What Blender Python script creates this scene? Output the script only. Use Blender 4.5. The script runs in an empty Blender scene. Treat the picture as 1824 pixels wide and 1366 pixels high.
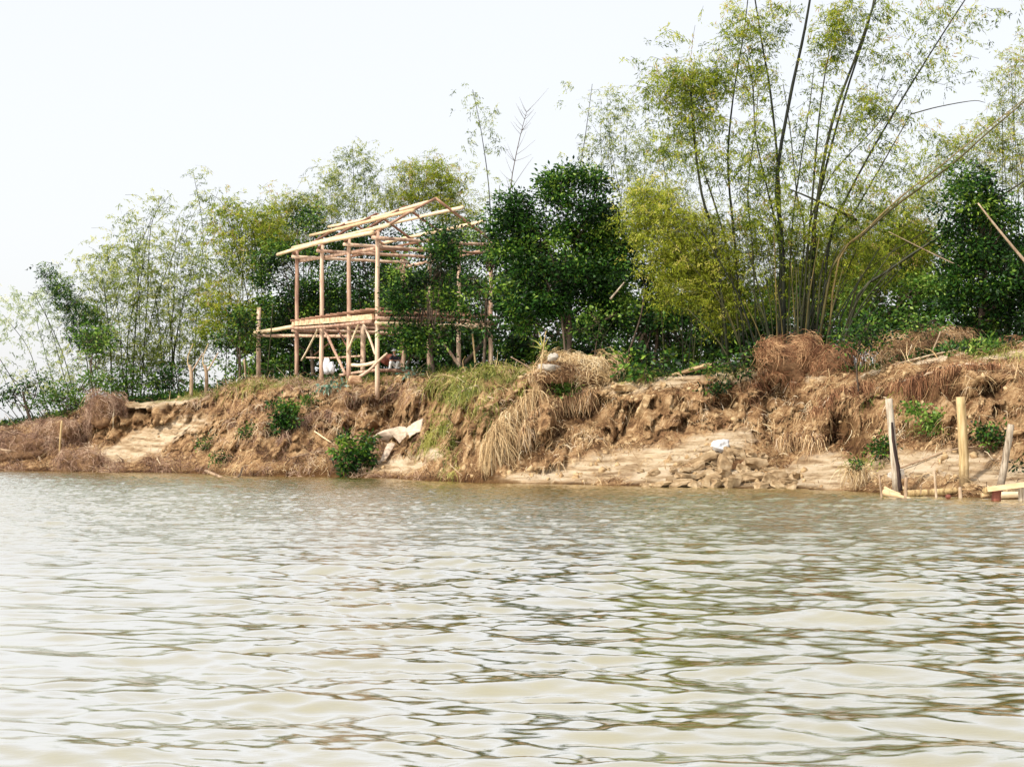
import bpy, bmesh, math, random
import numpy as np
from mathutils import Vector, noise as mnoise
R = math.radians
rng = np.random.default_rng(7)
random.seed(7)
SC = bpy.context.scene
COL = SC.collection
F = 3000.0; HC = 2.0; PITCH = math.atan(87.0 / F)
cp, sp = math.cos(PITCH), math.sin(PITCH)

# ------------------------------------------------------------------ survey helpers
def P(px, py, D):
    """photo direction + depth -> world point"""
    u = (px - 912.0) / F; v = (683.0 - py) / F
    dy = cp - v * sp; dz = sp + v * cp
    s = D / dy
    return np.array([u * s, D, HC + dz * s])
def proj(x, y, z):
    zz = z - HC
    fw = y * cp + zz * sp; up = -y * sp + zz * cp
    return 912 + F * x / fw, 683 - F * up / fw

# ------------------------------------------------------------------ numpy noise
_perm = np.random.default_rng(3).permutation(4096)
_val = np.random.default_rng(4).random(4096) * 2 - 1
def vnoise(x, y, z=0.0):
    x = np.asarray(x, float); y = np.asarray(y, float); z = np.zeros_like(x) + z
    xi = np.floor(x).astype(int); yi = np.floor(y).astype(int); zi = np.floor(z).astype(int)
    xf = x - xi; yf = y - yi; zf = z - zi
    xf = xf * xf * (3 - 2 * xf); yf = yf * yf * (3 - 2 * yf); zf = zf * zf * (3 - 2 * zf)
    def h(a, b, c): return _val[_perm[(_perm[(_perm[a & 4095] + b) & 4095] + c) & 4095]]
    r = 0
    for i in (0, 1):
        for j in (0, 1):
            for k in (0, 1):
                w = (xf if i else 1 - xf) * (yf if j else 1 - yf) * (zf if k else 1 - zf)
                r = r + w * h(xi + i, yi + j, zi + k)
    return r
def fbm(x, y, z=0.0, oct=4, g=0.5):
    r = 0; a = 1.0; s = 1.0
    for o in range(oct):
        r = r + a * vnoise(np.asarray(x) * s + 17.3 * o, np.asarray(y) * s + 5.1 * o, np.asarray(z) * s)
        a *= g; s *= 2.03
    return r

# ------------------------------------------------------------------ object helpers
def tag(o, label=None, cat=None, group=None, kind=None):
    if label: o['label'] = label
    if cat: o['category'] = cat
    if group: o['group'] = group
    if kind: o['kind'] = kind
    return o
def thing(name, loc, label, cat, group=None):
    o = bpy.data.objects.new(name, None); COL.objects.link(o)
    o.location = Vector([float(c) for c in loc]); o.empty_display_size = 0.3
    return tag(o, label, cat, group)
def mesh_obj(name, V, Fc, mat, parent=None, tint=None, smooth=False):
    """V Nx3, Fc Mx4 or Mx3 (or list); world coordinates, origin moved to parent's or to own base"""
    V = np.asarray(V, dtype=np.float64)
    if parent is not None: org = np.array(parent.location)
    else: org = np.array([V[:, 0].mean(), V[:, 1].mean(), V[:, 2].min()])
    me = bpy.data.meshes.new(name)
    if isinstance(Fc, list): Fl = Fc
    else: Fl = None
    W = (V - org).astype(np.float32)
    if Fl is not None:
        me.from_pydata([tuple(map(float, w)) for w in W], [], [tuple(int(i) for i in f) for f in Fl])
    else:
        n = Fc.shape[1]
        me.vertices.add(len(W)); me.vertices.foreach_set('co', W.ravel())
        me.loops.add(Fc.size); me.loops.foreach_set('vertex_index', Fc.astype(np.int32).ravel())
        me.polygons.add(len(Fc)); me.polygons.foreach_set('loop_start', np.arange(0, Fc.size, n, dtype=np.int32))
        me.update(calc_edges=True)
    if tint is not None:
        t = np.asarray(tint, dtype=np.float32)
        if t.ndim == 1:
            a = me.attributes.new('tint', 'FLOAT', 'POINT'); a.data.foreach_set('value', t)
        else:
            a = me.attributes.new('tint', 'FLOAT_VECTOR', 'POINT'); a.data.foreach_set('vector', t.ravel())
    if smooth:
        me.polygons.foreach_set('use_smooth', np.ones(len(me.polygons), dtype=bool))
    me.validate(); me.update()
    me.materials.append(mat)
    o = bpy.data.objects.new(name, me); COL.objects.link(o)
    if parent is not None: o.parent = parent
    else: o.location = Vector([float(c) for c in org])
    return o
def tube_geo(paths, sides=6, jitter=0.0, cap=True):
    """paths: list of (pts, r0, r1 or radii list)"""
    Vs = []; Fs = []; Ts = []; off = 0
    for pts, r0, r1 in paths:
        pts = np.asarray(pts, float); n = len(pts)
        rad = np.linspace(r0, r1, n)
        tan = np.gradient(pts, axis=0)
        tan /= np.linalg.norm(tan, axis=1)[:, None] + 1e-9
        ref = np.array([0.0, 0.0, 1.0]) if abs(tan[0][2]) < 0.8 else np.array([0.0, 1.0, 0.0])
        s = np.cross(tan, ref); s /= np.linalg.norm(s, axis=1)[:, None] + 1e-9
        t = np.cross(s, tan)
        ang = np.arange(sides) * 2 * math.pi / sides
        rr = rad[:, None] * (1 + jitter * (rng.random((n, sides)) - .5))
        v = pts[:, None, :] + rr[..., None] * (np.cos(ang)[None, :, None] * s[:, None, :] + np.sin(ang)[None, :, None] * t[:, None, :])
        Vs.append(v.reshape(-1, 3))
        tv = rng.random()
        Ts.append(np.full(n * sides, tv))
        for i in range(n - 1):
            for k in range(sides):
                k2 = (k + 1) % sides
                Fs.append((off + i * sides + k, off + i * sides + k2, off + (i + 1) * sides + k2, off + (i + 1) * sides + k))
        if cap:
            Fs.append(tuple(off + k for k in range(sides))[::-1])
            Fs.append(tuple(off + (n - 1) * sides + k for k in range(sides)))
        off += n * sides
    return np.concatenate(Vs), Fs, np.concatenate(Ts)
def tubes(name, paths, mat, parent=None, sides=6, jitter=0.0, smooth=True):
    V, Fs, T = tube_geo(paths, sides, jitter)
    return mesh_obj(name, V, Fs, mat, parent, T, smooth)
def spline(pts, n=14):
    """Catmull-Rom through points"""
    p = np.asarray(pts, float)
    if len(p) == 2: return p[0] + (p[1] - p[0]) * np.linspace(0, 1, n)[:, None]
    q = np.vstack([2 * p[0] - p[1], p, 2 * p[-1] - p[-2]])
    out = []
    seg = len(p) - 1
    for t in np.linspace(0, seg, n):
        i = min(int(t), seg - 1); u = t - i
        a, b, c, d = q[i], q[i + 1], q[i + 2], q[i + 3]
        out.append(0.5 * ((2 * b) + (c - a) * u + (2 * a - 5 * b + 4 * c - d) * u * u + (3 * b - a - 3 * c + d) * u ** 3))
    return np.array(out)

# ------------------------------------------------------------------ materials
def new_mat(name):
    m = bpy.data.materials.new(name); m.use_nodes = True
    nt = m.node_tree; nt.nodes.clear()
    out = nt.nodes.new('ShaderNodeOutputMaterial')
    return m, nt, out
def N(nt, typ, **kw):
    n = nt.nodes.new(typ)
    for k, v in kw.items():
        if k in n.inputs: n.inputs[k].default_value = v
        else: setattr(n, k, v)
    return n
def ramp(nt, stops, fac=None):
    r = nt.nodes.new('ShaderNodeValToRGB'); e = r.color_ramp.elements
    while len(e) < len(stops): e.new(0.5)
    for i, (p, c) in enumerate(stops):
        e[i].position = p; e[i].color = (*c, 1)
    if fac is not None: nt.links.new(fac, r.inputs[0])
    return r
def leaf_mat(name, stops, trans=0.3, rough=0.45, gloss=0.25):
    m, nt, out = new_mat(name)
    at = N(nt, 'ShaderNodeAttribute', attribute_name='tint')
    r = ramp(nt, stops, at.outputs['Fac'])
    pr = N(nt, 'ShaderNodeBsdfPrincipled'); pr.inputs['Roughness'].default_value = rough
    pr.inputs['Specular IOR Level'].default_value = gloss
    nt.links.new(r.outputs[0], pr.inputs['Base Color'])
    tr = N(nt, 'ShaderNodeBsdfTranslucent')
    hs = N(nt, 'ShaderNodeHueSaturation'); hs.inputs['Value'].default_value = 1.3
    nt.links.new(r.outputs[0], hs.inputs['Color']); nt.links.new(hs.outputs[0], tr.inputs['Color'])
    mx = N(nt, 'ShaderNodeMixShader'); mx.inputs[0].default_value = trans
    nt.links.new(pr.outputs[0], mx.inputs[1]); nt.links.new(tr.outputs[0], mx.inputs[2])
    nt.links.new(mx.outputs[0], out.inputs[0])
    return m
def noise_mat(name, stops, scale=6.0, stretch=(1, 1, 1), rough=0.8, bump=0.3, detail=6.0, tint_amt=0.0, dist=0.03):
    m, nt, out = new_mat(name)
    tc = N(nt, 'ShaderNodeTexCoord'); mp = N(nt, 'ShaderNodeMapping'); mp.inputs['Scale'].default_value = stretch
    nt.links.new(tc.outputs['Object'], mp.inputs[0])
    no = N(nt, 'ShaderNodeTexNoise'); no.inputs['Scale'].default_value = scale; no.inputs['Detail'].default_value = detail
    no.inputs['Roughness'].default_value = 0.65
    nt.links.new(mp.outputs[0], no.inputs['Vector'])
    fac = no.outputs['Fac']
    if tint_amt:
        at = N(nt, 'ShaderNodeAttribute', attribute_name='tint')
        ma = N(nt, 'ShaderNodeMath', operation='MULTIPLY_ADD'); ma.inputs[1].default_value = tint_amt
        sb = N(nt, 'ShaderNodeMath', operation='SUBTRACT'); sb.inputs[1].default_value = 0.5
        nt.links.new(at.outputs['Fac'], sb.inputs[0]); nt.links.new(sb.outputs[0], ma.inputs[0]); nt.links.new(fac, ma.inputs[2])
        fac = ma.outputs[0]
    r = ramp(nt, stops, fac)
    pr = N(nt, 'ShaderNodeBsdfPrincipled'); pr.inputs['Roughness'].default_value = rough
    pr.inputs['Specular IOR Level'].default_value = 0.25
    nt.links.new(r.outputs[0], pr.inputs['Base Color'])
    if bump:
        b = N(nt, 'ShaderNodeBump'); b.inputs['Strength'].default_value = bump; b.inputs['Distance'].default_value = dist
        nt.links.new(no.outputs['Fac'], b.inputs['Height']); nt.links.new(b.outputs[0], pr.inputs['Normal'])
    nt.links.new(pr.outputs[0], out.inputs[0])
    return m
M = {}
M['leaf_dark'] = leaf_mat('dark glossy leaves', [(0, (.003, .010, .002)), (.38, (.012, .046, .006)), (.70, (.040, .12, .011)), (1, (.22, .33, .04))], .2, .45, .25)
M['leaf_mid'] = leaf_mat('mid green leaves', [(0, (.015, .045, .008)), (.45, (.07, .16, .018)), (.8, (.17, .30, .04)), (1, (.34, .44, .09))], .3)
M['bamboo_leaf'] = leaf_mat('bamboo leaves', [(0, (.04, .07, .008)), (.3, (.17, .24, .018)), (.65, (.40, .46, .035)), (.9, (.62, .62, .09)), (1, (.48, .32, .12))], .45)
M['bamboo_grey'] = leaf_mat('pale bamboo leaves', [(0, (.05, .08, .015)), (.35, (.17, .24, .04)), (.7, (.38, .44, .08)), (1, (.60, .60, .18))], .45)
M['bamboo_haze'] = leaf_mat('hazy bamboo leaves', [(0, (.14, .19, .10)), (.4, (.34, .43, .22)), (.8, (.58, .64, .38)), (1, (.75, .76, .55))], .45)  # distance haze put into the leaf colour by lightening it
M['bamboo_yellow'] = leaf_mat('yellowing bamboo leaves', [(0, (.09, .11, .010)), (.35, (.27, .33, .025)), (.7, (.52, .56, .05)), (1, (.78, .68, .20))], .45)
M['grass_green'] = leaf_mat('green grass', [(0, (.045, .065, .012)), (.5, (.20, .23, .035)), (1, (.50, .46, .14))], .3)
M['straw'] = leaf_mat('dead grass', [(0, (.035, .018, .012)), (.33, (.18, .095, .05)), (.62, (.45, .28, .14)), (.85, (.64, .46, .25)), (1, (.76, .62, .44))], .1, .8, .1)
M['straw_pale'] = leaf_mat('pale straw', [(0, (.16, .09, .045)), (.4, (.44, .29, .14)), (.8, (.70, .53, .30)), (1, (.82, .70, .48))], .1, .8, .1)
M['straw_red'] = leaf_mat('reddish dry roots', [(0, (.04, .018, .012)), (.5, (.24, .11, .055)), (1, (.60, .38, .20))], .1, .8, .1)
M['straw_purple'] = leaf_mat('purplish dead brush', [(0, (.05, .026, .022)), (.5, (.26, .15, .10)), (1, (.56, .41, .29))], .1, .8, .1)
M['culm'] = noise_mat('bamboo culm', [(.2, (.008, .010, .006)), (.5, (.022, .025, .010)), (.8, (.055, .052, .020))], 3, (1, 1, .3), .5, .0, 3, .6)
M['culm_brown'] = noise_mat('old bamboo culm', [(.2, (.03, .03, .01)), (.5, (.09, .075, .022)), (.8, (.20, .14, .05))], 3, (1, 1, .3), .5, .0, 3, .6)
M['bark'] = noise_mat('grey brown bark', [(.2, (.03, .022, .015)), (.6, (.12, .085, .06)), (.9, (.22, .17, .12))], 5, (1, 1, .3), .9, .4, 5, .3)
M['bark_pale'] = noise_mat('pale bark', [(.25, (.12, .075, .045)), (.5, (.36, .25, .16)), (.8, (.58, .46, .33))], 5, (1, 1, .3), .9, .4, 5, .3)
M['post'] = noise_mat('debarked log', [(.25, (.20, .10, .07)), (.43, (.42, .26, .18)), (.58, (.62, .43, .30)), (.8, (.74, .58, .43))], 2.2, (2.2, 2.2, .35), .75, .25, 7, .3)
M['sawn'] = noise_mat('fresh sawn timber', [(.2, (.50, .33, .18)), (.45, (.68, .50, .30)), (.65, (.78, .62, .42)), (.9, (.84, .72, .52))], 2.0, (.8, .8, 3), .7, .15, 7, .35)
M['peach'] = noise_mat('peach timber', [(.3, (.30, .16, .09)), (.48, (.55, .36, .21)), (.7, (.74, .56, .37))], 3.0, (1, 1, 2), .8, .4, 8, .2)
M['rafter'] = noise_mat('reddish rafter timber', [(.2, (.16, .075, .05)), (.5, (.30, .16, .10)), (.85, (.48, .29, .19))], 2.5, (1, 1, 1), .8, .2, 6, .4)
M['grey_log'] = noise_mat('weathered post', [(.25, (.08, .06, .04)), (.36, (.27, .21, .15)), (.50, (.46, .39, .30)), (.75, (.62, .57, .48))], 3.4, (3, 3, .35), .85, .5, 7, .2)
M['dark_side'] = noise_mat('charred bark strip', [(.3, (.012, .008, .008)), (.6, (.05, .03, .025)), (.9, (.2, .12, .08))], 4, (3, 3, .5), .9, .5, 7, .2)
M['yellow_log'] = noise_mat('yellowish post', [(.32, (.18, .11, .05)), (.45, (.40, .28, .13)), (.62, (.56, .42, .23)), (.85, (.66, .54, .36))], 3.4, (3, 3, .3), .85, .35, 7, .2)
M['red_log'] = noise_mat('wet red log', [(.2, (.10, .025, .02)), (.5, (.24, .08, .05)), (.85, (.40, .18, .12))], 4, (1, 1, .5), .6, .35, 7, .2)
M['clay'] = noise_mat('clay block', [(.25, (.14, .08, .035)), (.45, (.34, .22, .11)), (.6, (.52, .38, .21)), (.85, (.74, .61, .42))], 3.5, (1, 1, 2), .9, .6, 8, .0)
M['white_cloth'] = noise_mat('white plastic', [(.3, (.62, .62, .62)), (.7, (.84, .84, .85))], 8, (1, 1, 1), .5, .5, 5)
M['grey_cloth'] = noise_mat('pale sacking', [(.3, (.30, .26, .21)), (.7, (.52, .47, .40))], 8, (1, 1, 1), .8, .5, 5)
M['block'] = noise_mat('broken clay', [(.3, (.13, .08, .04)), (.5, (.32, .22, .12)), (.7, (.54, .42, .27))], 2.2, (1, 1, 1.5), .95, .35, 8, .0, dist=.04)
M['sheet'] = noise_mat('peeled bark sheet', [(.25, (.30, .22, .16)), (.5, (.52, .41, .31)), (.8, (.72, .61, .49))], 3, (1, 1, 3), .8, .3, 6)
M['skin'] = noise_mat('skin', [(.3, (.36, .19, .12)), (.7, (.45, .26, .17))], 10, rough=.6, bump=0)
M['shirt'] = noise_mat('dark shirt', [(.3, (.012, .012, .018)), (.7, (.03, .03, .04))], 10, rough=.9, bump=.2)
M['trouser'] = noise_mat('pale trousers', [(.3, (.62, .62, .60)), (.7, (.78, .78, .77))], 8, rough=.9, bump=.2)
M['mud'] = noise_mat('mud core', [(.2, (.05, .028, .015)), (.5, (.18, .10, .05)), (.8, (.34, .21, .11))], 4, rough=.95, bump=.8, detail=8, dist=.1)
M['bluegreen'] = leaf_mat('blue green leaves', [(0, (.03, .07, .05)), (.5, (.12, .22, .15)), (1, (.42, .55, .45))], .2)

# ------------------------------------------------------------------ terrain
SH = [(0, 838), (100, 839.5), (200, 841), (300, 842), (370, 844), (450, 848), (600, 849.5), (690, 851), (760, 856), (860, 860), (1000, 862), (1100, 865),
      (1200, 868), (1400, 870), (1500, 874), (1600, 881), (1700, 886), (1824, 890)]
shx = np.array([s[0] for s in SH], float); shD = np.array([HC * F / (s[1] - 770.0) for s in SH])
def line_D(px):
    a = (np.asarray(px, float) - 912) / F
    return 70.3 / np.maximum(a + 1.105, 0.04)
def shoreD(px):
    px = np.asarray(px, float)
    d = np.interp(px, shx, shD - line_D(shx))
    return line_D(px) + d
# columns of ground section: (distance inland, sight line on the photo)
SEC = {
 -150: [(0, 838), (2, 822), (3, 800), (6, 765)],
 0: [(0, 838), (2, 822), (3, 796), (6, 767)],
 60: [(0, 839), (2, 820), (3.2, 795), (6, 760)],
 110: [(0, 839.5), (2, 822), (4, 790), (6, 748)],
 165: [(0, 841), (2, 822), (4.3, 785), (6, 730)],
 220: [(0, 841), (3, 812), (5.2, 762), (5.7, 728), (7.5, 722)],
 340: [(0, 843), (2, 815), (4.5, 757), (5.4, 718), (7, 706)],
 450: [(0, 848), (1.5, 812), (3.5, 745), (5, 700), (6.2, 688)],
 600: [(0, 849.5), (1.5, 800), (3, 745), (4.5, 700), (5.5, 680)],
 740: [(0, 853), (2.6, 822), (3.5, 775), (4.5, 710), (6, 670)],
 860: [(0, 860), (.8, 825), (1.8, 760), (3, 710), (5, 658)],
 960: [(0, 862), (1.5, 838), (2.6, 775), (3.6, 712), (5.5, 662)],
 1090: [(0, 865), (3, 828), (5, 785), (6, 715), (7.5, 684)],
 1200: [(0, 868), (3, 822), (5, 775), (6.3, 705), (8, 670)],
 1300: [(0, 869), (3, 822), (4.6, 778), (5.9, 740), (6.6, 700), (8, 663)],
 1400: [(0, 870), (3, 834), (4.6, 795), (6, 740), (7, 690), (8.5, 658)],
 1500: [(0, 874), (3, 824), (4, 797), (4.6, 740), (5.4, 700), (8, 665)],
 1600: [(0, 881), (2.5, 838), (3.7, 803), (5, 760), (6, 700), (8, 658)],
 1700: [(0, 886), (2.5, 835), (4, 795), (5, 740), (5.8, 695), (6.5, 650), (8.5, 628)],
 1824: [(0, 890), (2.5, 835), (4, 785), (5, 725), (6, 680), (8, 622)],
 2000: [(0, 896), (2.5, 835), (4, 785), (5, 725), (6, 680), (8, 610)],
}
dn = np.concatenate([[-8, -3, -1], np.arange(0, 12, .09), [12.5, 13.5, 15, 17, 20, 25, 32, 45, 70, 120, 250, 600, 1500]])
keys = sorted(SEC)
prof = []
for k in keys:
    D0 = float(shoreD(k)); dd = []; zz = []
    for (d, py) in SEC[k]:
        dd.append(d); zz.append(HC + (770.0 - py) / F * (D0 + d))
    zz[0] = -0.03
    zc = zz[-1]
    ztop = max(zc, 2.2)
    dd = [-8, -3] + dd + [25, 1500]; zz = [-1.6, -.9] + zz + [zc + .15, ztop + .8]
    prof.append(np.interp(dn, dd, zz))
prof = np.array(prof)
pxg = np.concatenate([np.linspace(-2080, -320, 60), np.linspace(-300, 2150, 1150), np.linspace(2200, 6000, 50)])
Z = np.array([np.interp(pxg, keys, prof[:, j]) for j in range(len(dn))]).T     # px x d
D0 = shoreD(pxg)
DD = D0[:, None] + dn[None, :]
XX = (pxg[:, None] - 912) / F * DD
YY = DD.copy()
# relief: gullies, lumps and crumbled earth
steep = np.abs(np.gradient(Z, axis=1) / np.gradient(dn)[None, :])
zone = np.clip((dn[None, :] - .6) / 1.2, 0, 1) * np.clip((14 - dn[None, :]) / 4, 0, 1)
zone2 = np.clip((dn[None, :] + .1) / .5, 0, 1)
n1 = fbm(XX * .55, YY * .55, Z * .7, 4)
n2 = fbm(XX * 2.1 + 50, YY * 2.1, Z * 2.0, 4, .6)
n3 = fbm(XX * 6.5 + 9, YY * 6.5, Z * 6.5, 3, .6)
gully = 1 - np.abs(fbm(XX * .9 + 30, YY * .35, 0, 3)) * 2
sm = np.clip(steep / 1.0, .25, 1.6)
sandy = np.zeros_like(Z)
GX, GY = proj(XX, YY, Z)
def blobmask(bl):
    m = np.zeros_like(Z)
    for (bx, by, rx, ry, ang) in bl:
        c, s = math.cos(R(ang)), math.sin(R(ang))
        dx = GX - bx; dy = GY - by
        u = (dx * c - dy * s) / rx; v = (dx * s + dy * c) / ry
        r = np.sqrt(u * u + v * v) + .18 * n2
        m = np.maximum(m, np.clip((1.25 - r) / .45, 0, 1))
    return m
SAND = [(270, 782, 92, 20, 21), (210, 806, 60, 8, 5), (735, 822, 60, 16, 14), (700, 828, 40, 12, 0), (1130, 826, 150, 22, 9), (1000, 845, 120, 12, 5), (1260, 795, 90, 22, 14),
        (1300, 850, 190, 18, 0), (1500, 835, 90, 20, 0), (1650, 830, 110, 24, 8), (1440, 862, 80, 10, 0), (1115, 690, 45, 9, 4), (1200, 674, 50, 8, 10), (1305, 670, 30, 16, 0), (1180, 685, 50, 6, 8),
        (1400, 668, 60, 8, 0), (1660, 640, 80, 8, 12), (1800, 634, 60, 6, 0), (290, 716, 70, 7, 8), (1560, 665, 40, 6, 20), (1780, 850, 60, 20, 0)]
sandm = blobmask(SAND) * np.clip((dn[None, :] - .0) / .3, 0, 1)
lump = 1 - .75 * sandm
Z = Z + zone * lump * (n1 * .28 + n2 * .17 * sm + n3 * .06) + zone2 * n3 * .02
YY = YY + zone * lump * (n2 * .55 * sm + n1 * .8 * np.clip(sm, 0, 1) + gully * .5 * sm) + zone * n3 * .10
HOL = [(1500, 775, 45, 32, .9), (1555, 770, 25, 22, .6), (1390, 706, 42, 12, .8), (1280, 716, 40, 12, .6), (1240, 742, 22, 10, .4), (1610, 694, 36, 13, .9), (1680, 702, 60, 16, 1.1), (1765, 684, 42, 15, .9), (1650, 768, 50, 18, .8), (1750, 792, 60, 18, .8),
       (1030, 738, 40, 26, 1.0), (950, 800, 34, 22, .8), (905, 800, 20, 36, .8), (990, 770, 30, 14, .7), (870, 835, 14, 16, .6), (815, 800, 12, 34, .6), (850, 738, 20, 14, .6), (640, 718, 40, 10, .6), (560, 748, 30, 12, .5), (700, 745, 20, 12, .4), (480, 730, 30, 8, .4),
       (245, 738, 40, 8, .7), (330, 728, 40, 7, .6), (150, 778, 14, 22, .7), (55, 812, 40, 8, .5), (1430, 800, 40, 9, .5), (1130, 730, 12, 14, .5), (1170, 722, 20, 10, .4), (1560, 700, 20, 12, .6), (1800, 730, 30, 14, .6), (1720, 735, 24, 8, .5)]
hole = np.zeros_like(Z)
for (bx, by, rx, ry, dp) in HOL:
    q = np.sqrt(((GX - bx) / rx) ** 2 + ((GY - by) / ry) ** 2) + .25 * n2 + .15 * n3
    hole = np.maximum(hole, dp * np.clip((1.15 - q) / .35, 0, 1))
YY = YY + hole * .75
# strata on the sand: thin ledges
Z = Z + sandm * zone2 * (GX > 420) * (.03 * np.abs(((dn[None, :] * 1.6 + n1 * .6) % 1) - .5))
# the crumbling lip undercuts
lipm = np.exp(-((GY - np.interp(GX, [150, 220, 340, 420, 900, 1280, 1350, 1450, 1560, 1640, 1824], [735, 728, 718, 690, 600, 690, 690, 690, 690, 690, 670])) / 9.0) ** 2)
lipm *= ((GX > 190) & (GX < 420)) | (GX > 1250)
lip_z = lipm * np.clip(vnoise(XX * 3.5, YY * 1.1) + .7, 0, 1.2)
YY = YY + lip_z * .45
npx, nd = Z.shape
TV = np.stack([XX, YY, Z], -1).reshape(-1, 3)
ii = np.arange(npx * nd).reshape(npx, nd)
TF = np.stack([ii[:-1, :-1], ii[1:, :-1], ii[1:, 1:], ii[:-1, 1:]], -1).reshape(-1, 4)
wet = np.maximum(np.clip(hole * 1.1, 0, .85), 0) + np.clip(1.5 - dn[None, :] / np.maximum(.45 + .35 * n1, .12), 0, 1) * np.ones_like(Z)  # damp band at the waterline, plus shade painted into the undercut hollows
grassm = blobmask([(350, 704, 90, 5, 8), (560, 680, 120, 6, 6), (880, 668, 90, 14, 0), (800, 690, 60, 20, 0)])
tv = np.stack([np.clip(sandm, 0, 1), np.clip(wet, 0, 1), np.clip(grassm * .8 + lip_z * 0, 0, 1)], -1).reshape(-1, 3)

m, nt, out = new_mat('river bank earth')
at = N(nt, 'ShaderNodeAttribute', attribute_name='tint'); sx = N(nt, 'ShaderNodeSeparateXYZ'); nt.links.new(at.outputs['Vector'], sx.inputs[0])
tc = N(nt, 'ShaderNodeTexCoord')
no = N(nt, 'ShaderNodeTexNoise'); no.inputs['Scale'].default_value = 1.4; no.inputs['Detail'].default_value = 12; no.inputs['Roughness'].default_value = .8
nt.links.new(tc.outputs['Object'], no.inputs['Vector'])
r1 = ramp(nt, [(.32, (.04, .02, .011)), (.44, (.19, .10, .045)), (.53, (.43, .26, .125)), (.66, (.68, .50, .29))], no.outputs['Fac'])
mp = N(nt, 'ShaderNodeMapping'); mp.inputs['Scale'].default_value = (.35, .35, 3.2); nt.links.new(tc.outputs['Object'], mp.inputs[0])
no2 = N(nt, 'ShaderNodeTexNoise'); no2.inputs['Scale'].default_value = 2.0; no2.inputs['Detail'].default_value = 9; no2.inputs['Roughness'].default_value = .65
nt.links.new(mp.outputs[0], no2.inputs['Vector'])
r2 = ramp(nt, [(.30, (.19, .12, .065)), (.42, (.40, .275, .155)), (.52, (.62, .475, .31)), (.72, (.74, .615, .45))], no2.outputs['Fac'])
mx = N(nt, 'ShaderNodeMix', data_type='RGBA'); nt.links.new(sx.outputs[0], mx.inputs[0]); nt.links.new(r1.outputs[0], mx.inputs[6]); nt.links.new(r2.outputs[0], mx.inputs[7])
mg = N(nt, 'ShaderNodeMix', data_type='RGBA'); mg.inputs[7].default_value = (.16, .17, .04, 1); nt.links.new(sx.outputs[2], mg.inputs[0]); nt.links.new(mx.outputs[2], mg.inputs[6])
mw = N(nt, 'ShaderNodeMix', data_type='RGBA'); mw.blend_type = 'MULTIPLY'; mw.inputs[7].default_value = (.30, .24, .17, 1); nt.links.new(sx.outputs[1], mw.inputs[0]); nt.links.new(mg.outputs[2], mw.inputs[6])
pr = N(nt, 'ShaderNodeBsdfPrincipled'); pr.inputs['Roughness'].default_value = .9; pr.inputs['Specular IOR Level'].default_value = .15
nt.links.new(mw.outputs[2], pr.inputs['Base Color'])
no3 = N(nt, 'ShaderNodeTexNoise'); no3.inputs['Scale'].default_value = 5; no3.inputs['Detail'].default_value = 10; no3.inputs['Roughness'].default_value = .75
nt.links.new(tc.outputs['Object'], no3.inputs['Vector'])
b = N(nt, 'ShaderNodeBump'); b.inputs['Strength'].default_value = 1.0; b.inputs['Distance'].default_value = .22
nt.links.new(no3.outputs['Fac'], b.inputs['Height']); nt.links.new(b.outputs[0], pr.inputs['Normal'])
nt.links.new(pr.outputs[0], out.inputs[0])
M['earth'] = m
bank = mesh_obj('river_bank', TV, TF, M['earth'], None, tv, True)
tag(bank, 'eroded brown earth river bank with pale sand slips', 'river bank', kind='structure')

from mathutils.bvhtree import BVHTree
# coarse lookup of the ground for placing things
gsel_x = (pxg > -320) & (pxg < 2160)
gX = pxg[gsel_x]
def ground(px, d):
    """world point on the ground: sight column px, d metres inland"""
    i = int(np.clip(np.searchsorted(pxg, px), 1, npx - 1)); j = int(np.clip(np.searchsorted(dn, d), 1, nd - 1))
    fx = (px - pxg[i - 1]) / (pxg[i] - pxg[i - 1]); fd = (d - dn[j - 1]) / (dn[j] - dn[j - 1])
    fx = min(max(fx, 0), 1); fd = min(max(fd, 0), 1)
    A = np.stack([XX, YY, Z], -1)[i - 1:i + 1, j - 1:j + 1] if False else None
    def q(a, b): return np.array([XX[a, b], YY[a, b], Z[a, b]])
    return (q(i - 1, j - 1) * (1 - fx) + q(i, j - 1) * fx) * (1 - fd) + (q(i - 1, j) * (1 - fx) + q(i, j) * fx) * fd
GX, GY = proj(XX, YY, Z)
def on_bank(px, py):
    """first ground point along a sight line (walks inland from the shore)"""
    i = int(np.argmin(np.abs(pxg - px)))
    col = GY[i]; js = np.arange(2, nd - 10)
    for j in js:
        if col[j] <= py: 
            return np.array([XX[i, j], YY[i, j], Z[i, j]])
    j = int(np.argmin(col[2:nd - 10])) + 2
    return np.array([XX[i, j], YY[i, j], Z[i, j]])
_zz_x = XX; _zz_y = YY
def ground_z(x, y):
    px = 912 + F * x / y
    d = y - float(shoreD(px))
    return ground(px, d)[2]

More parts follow.
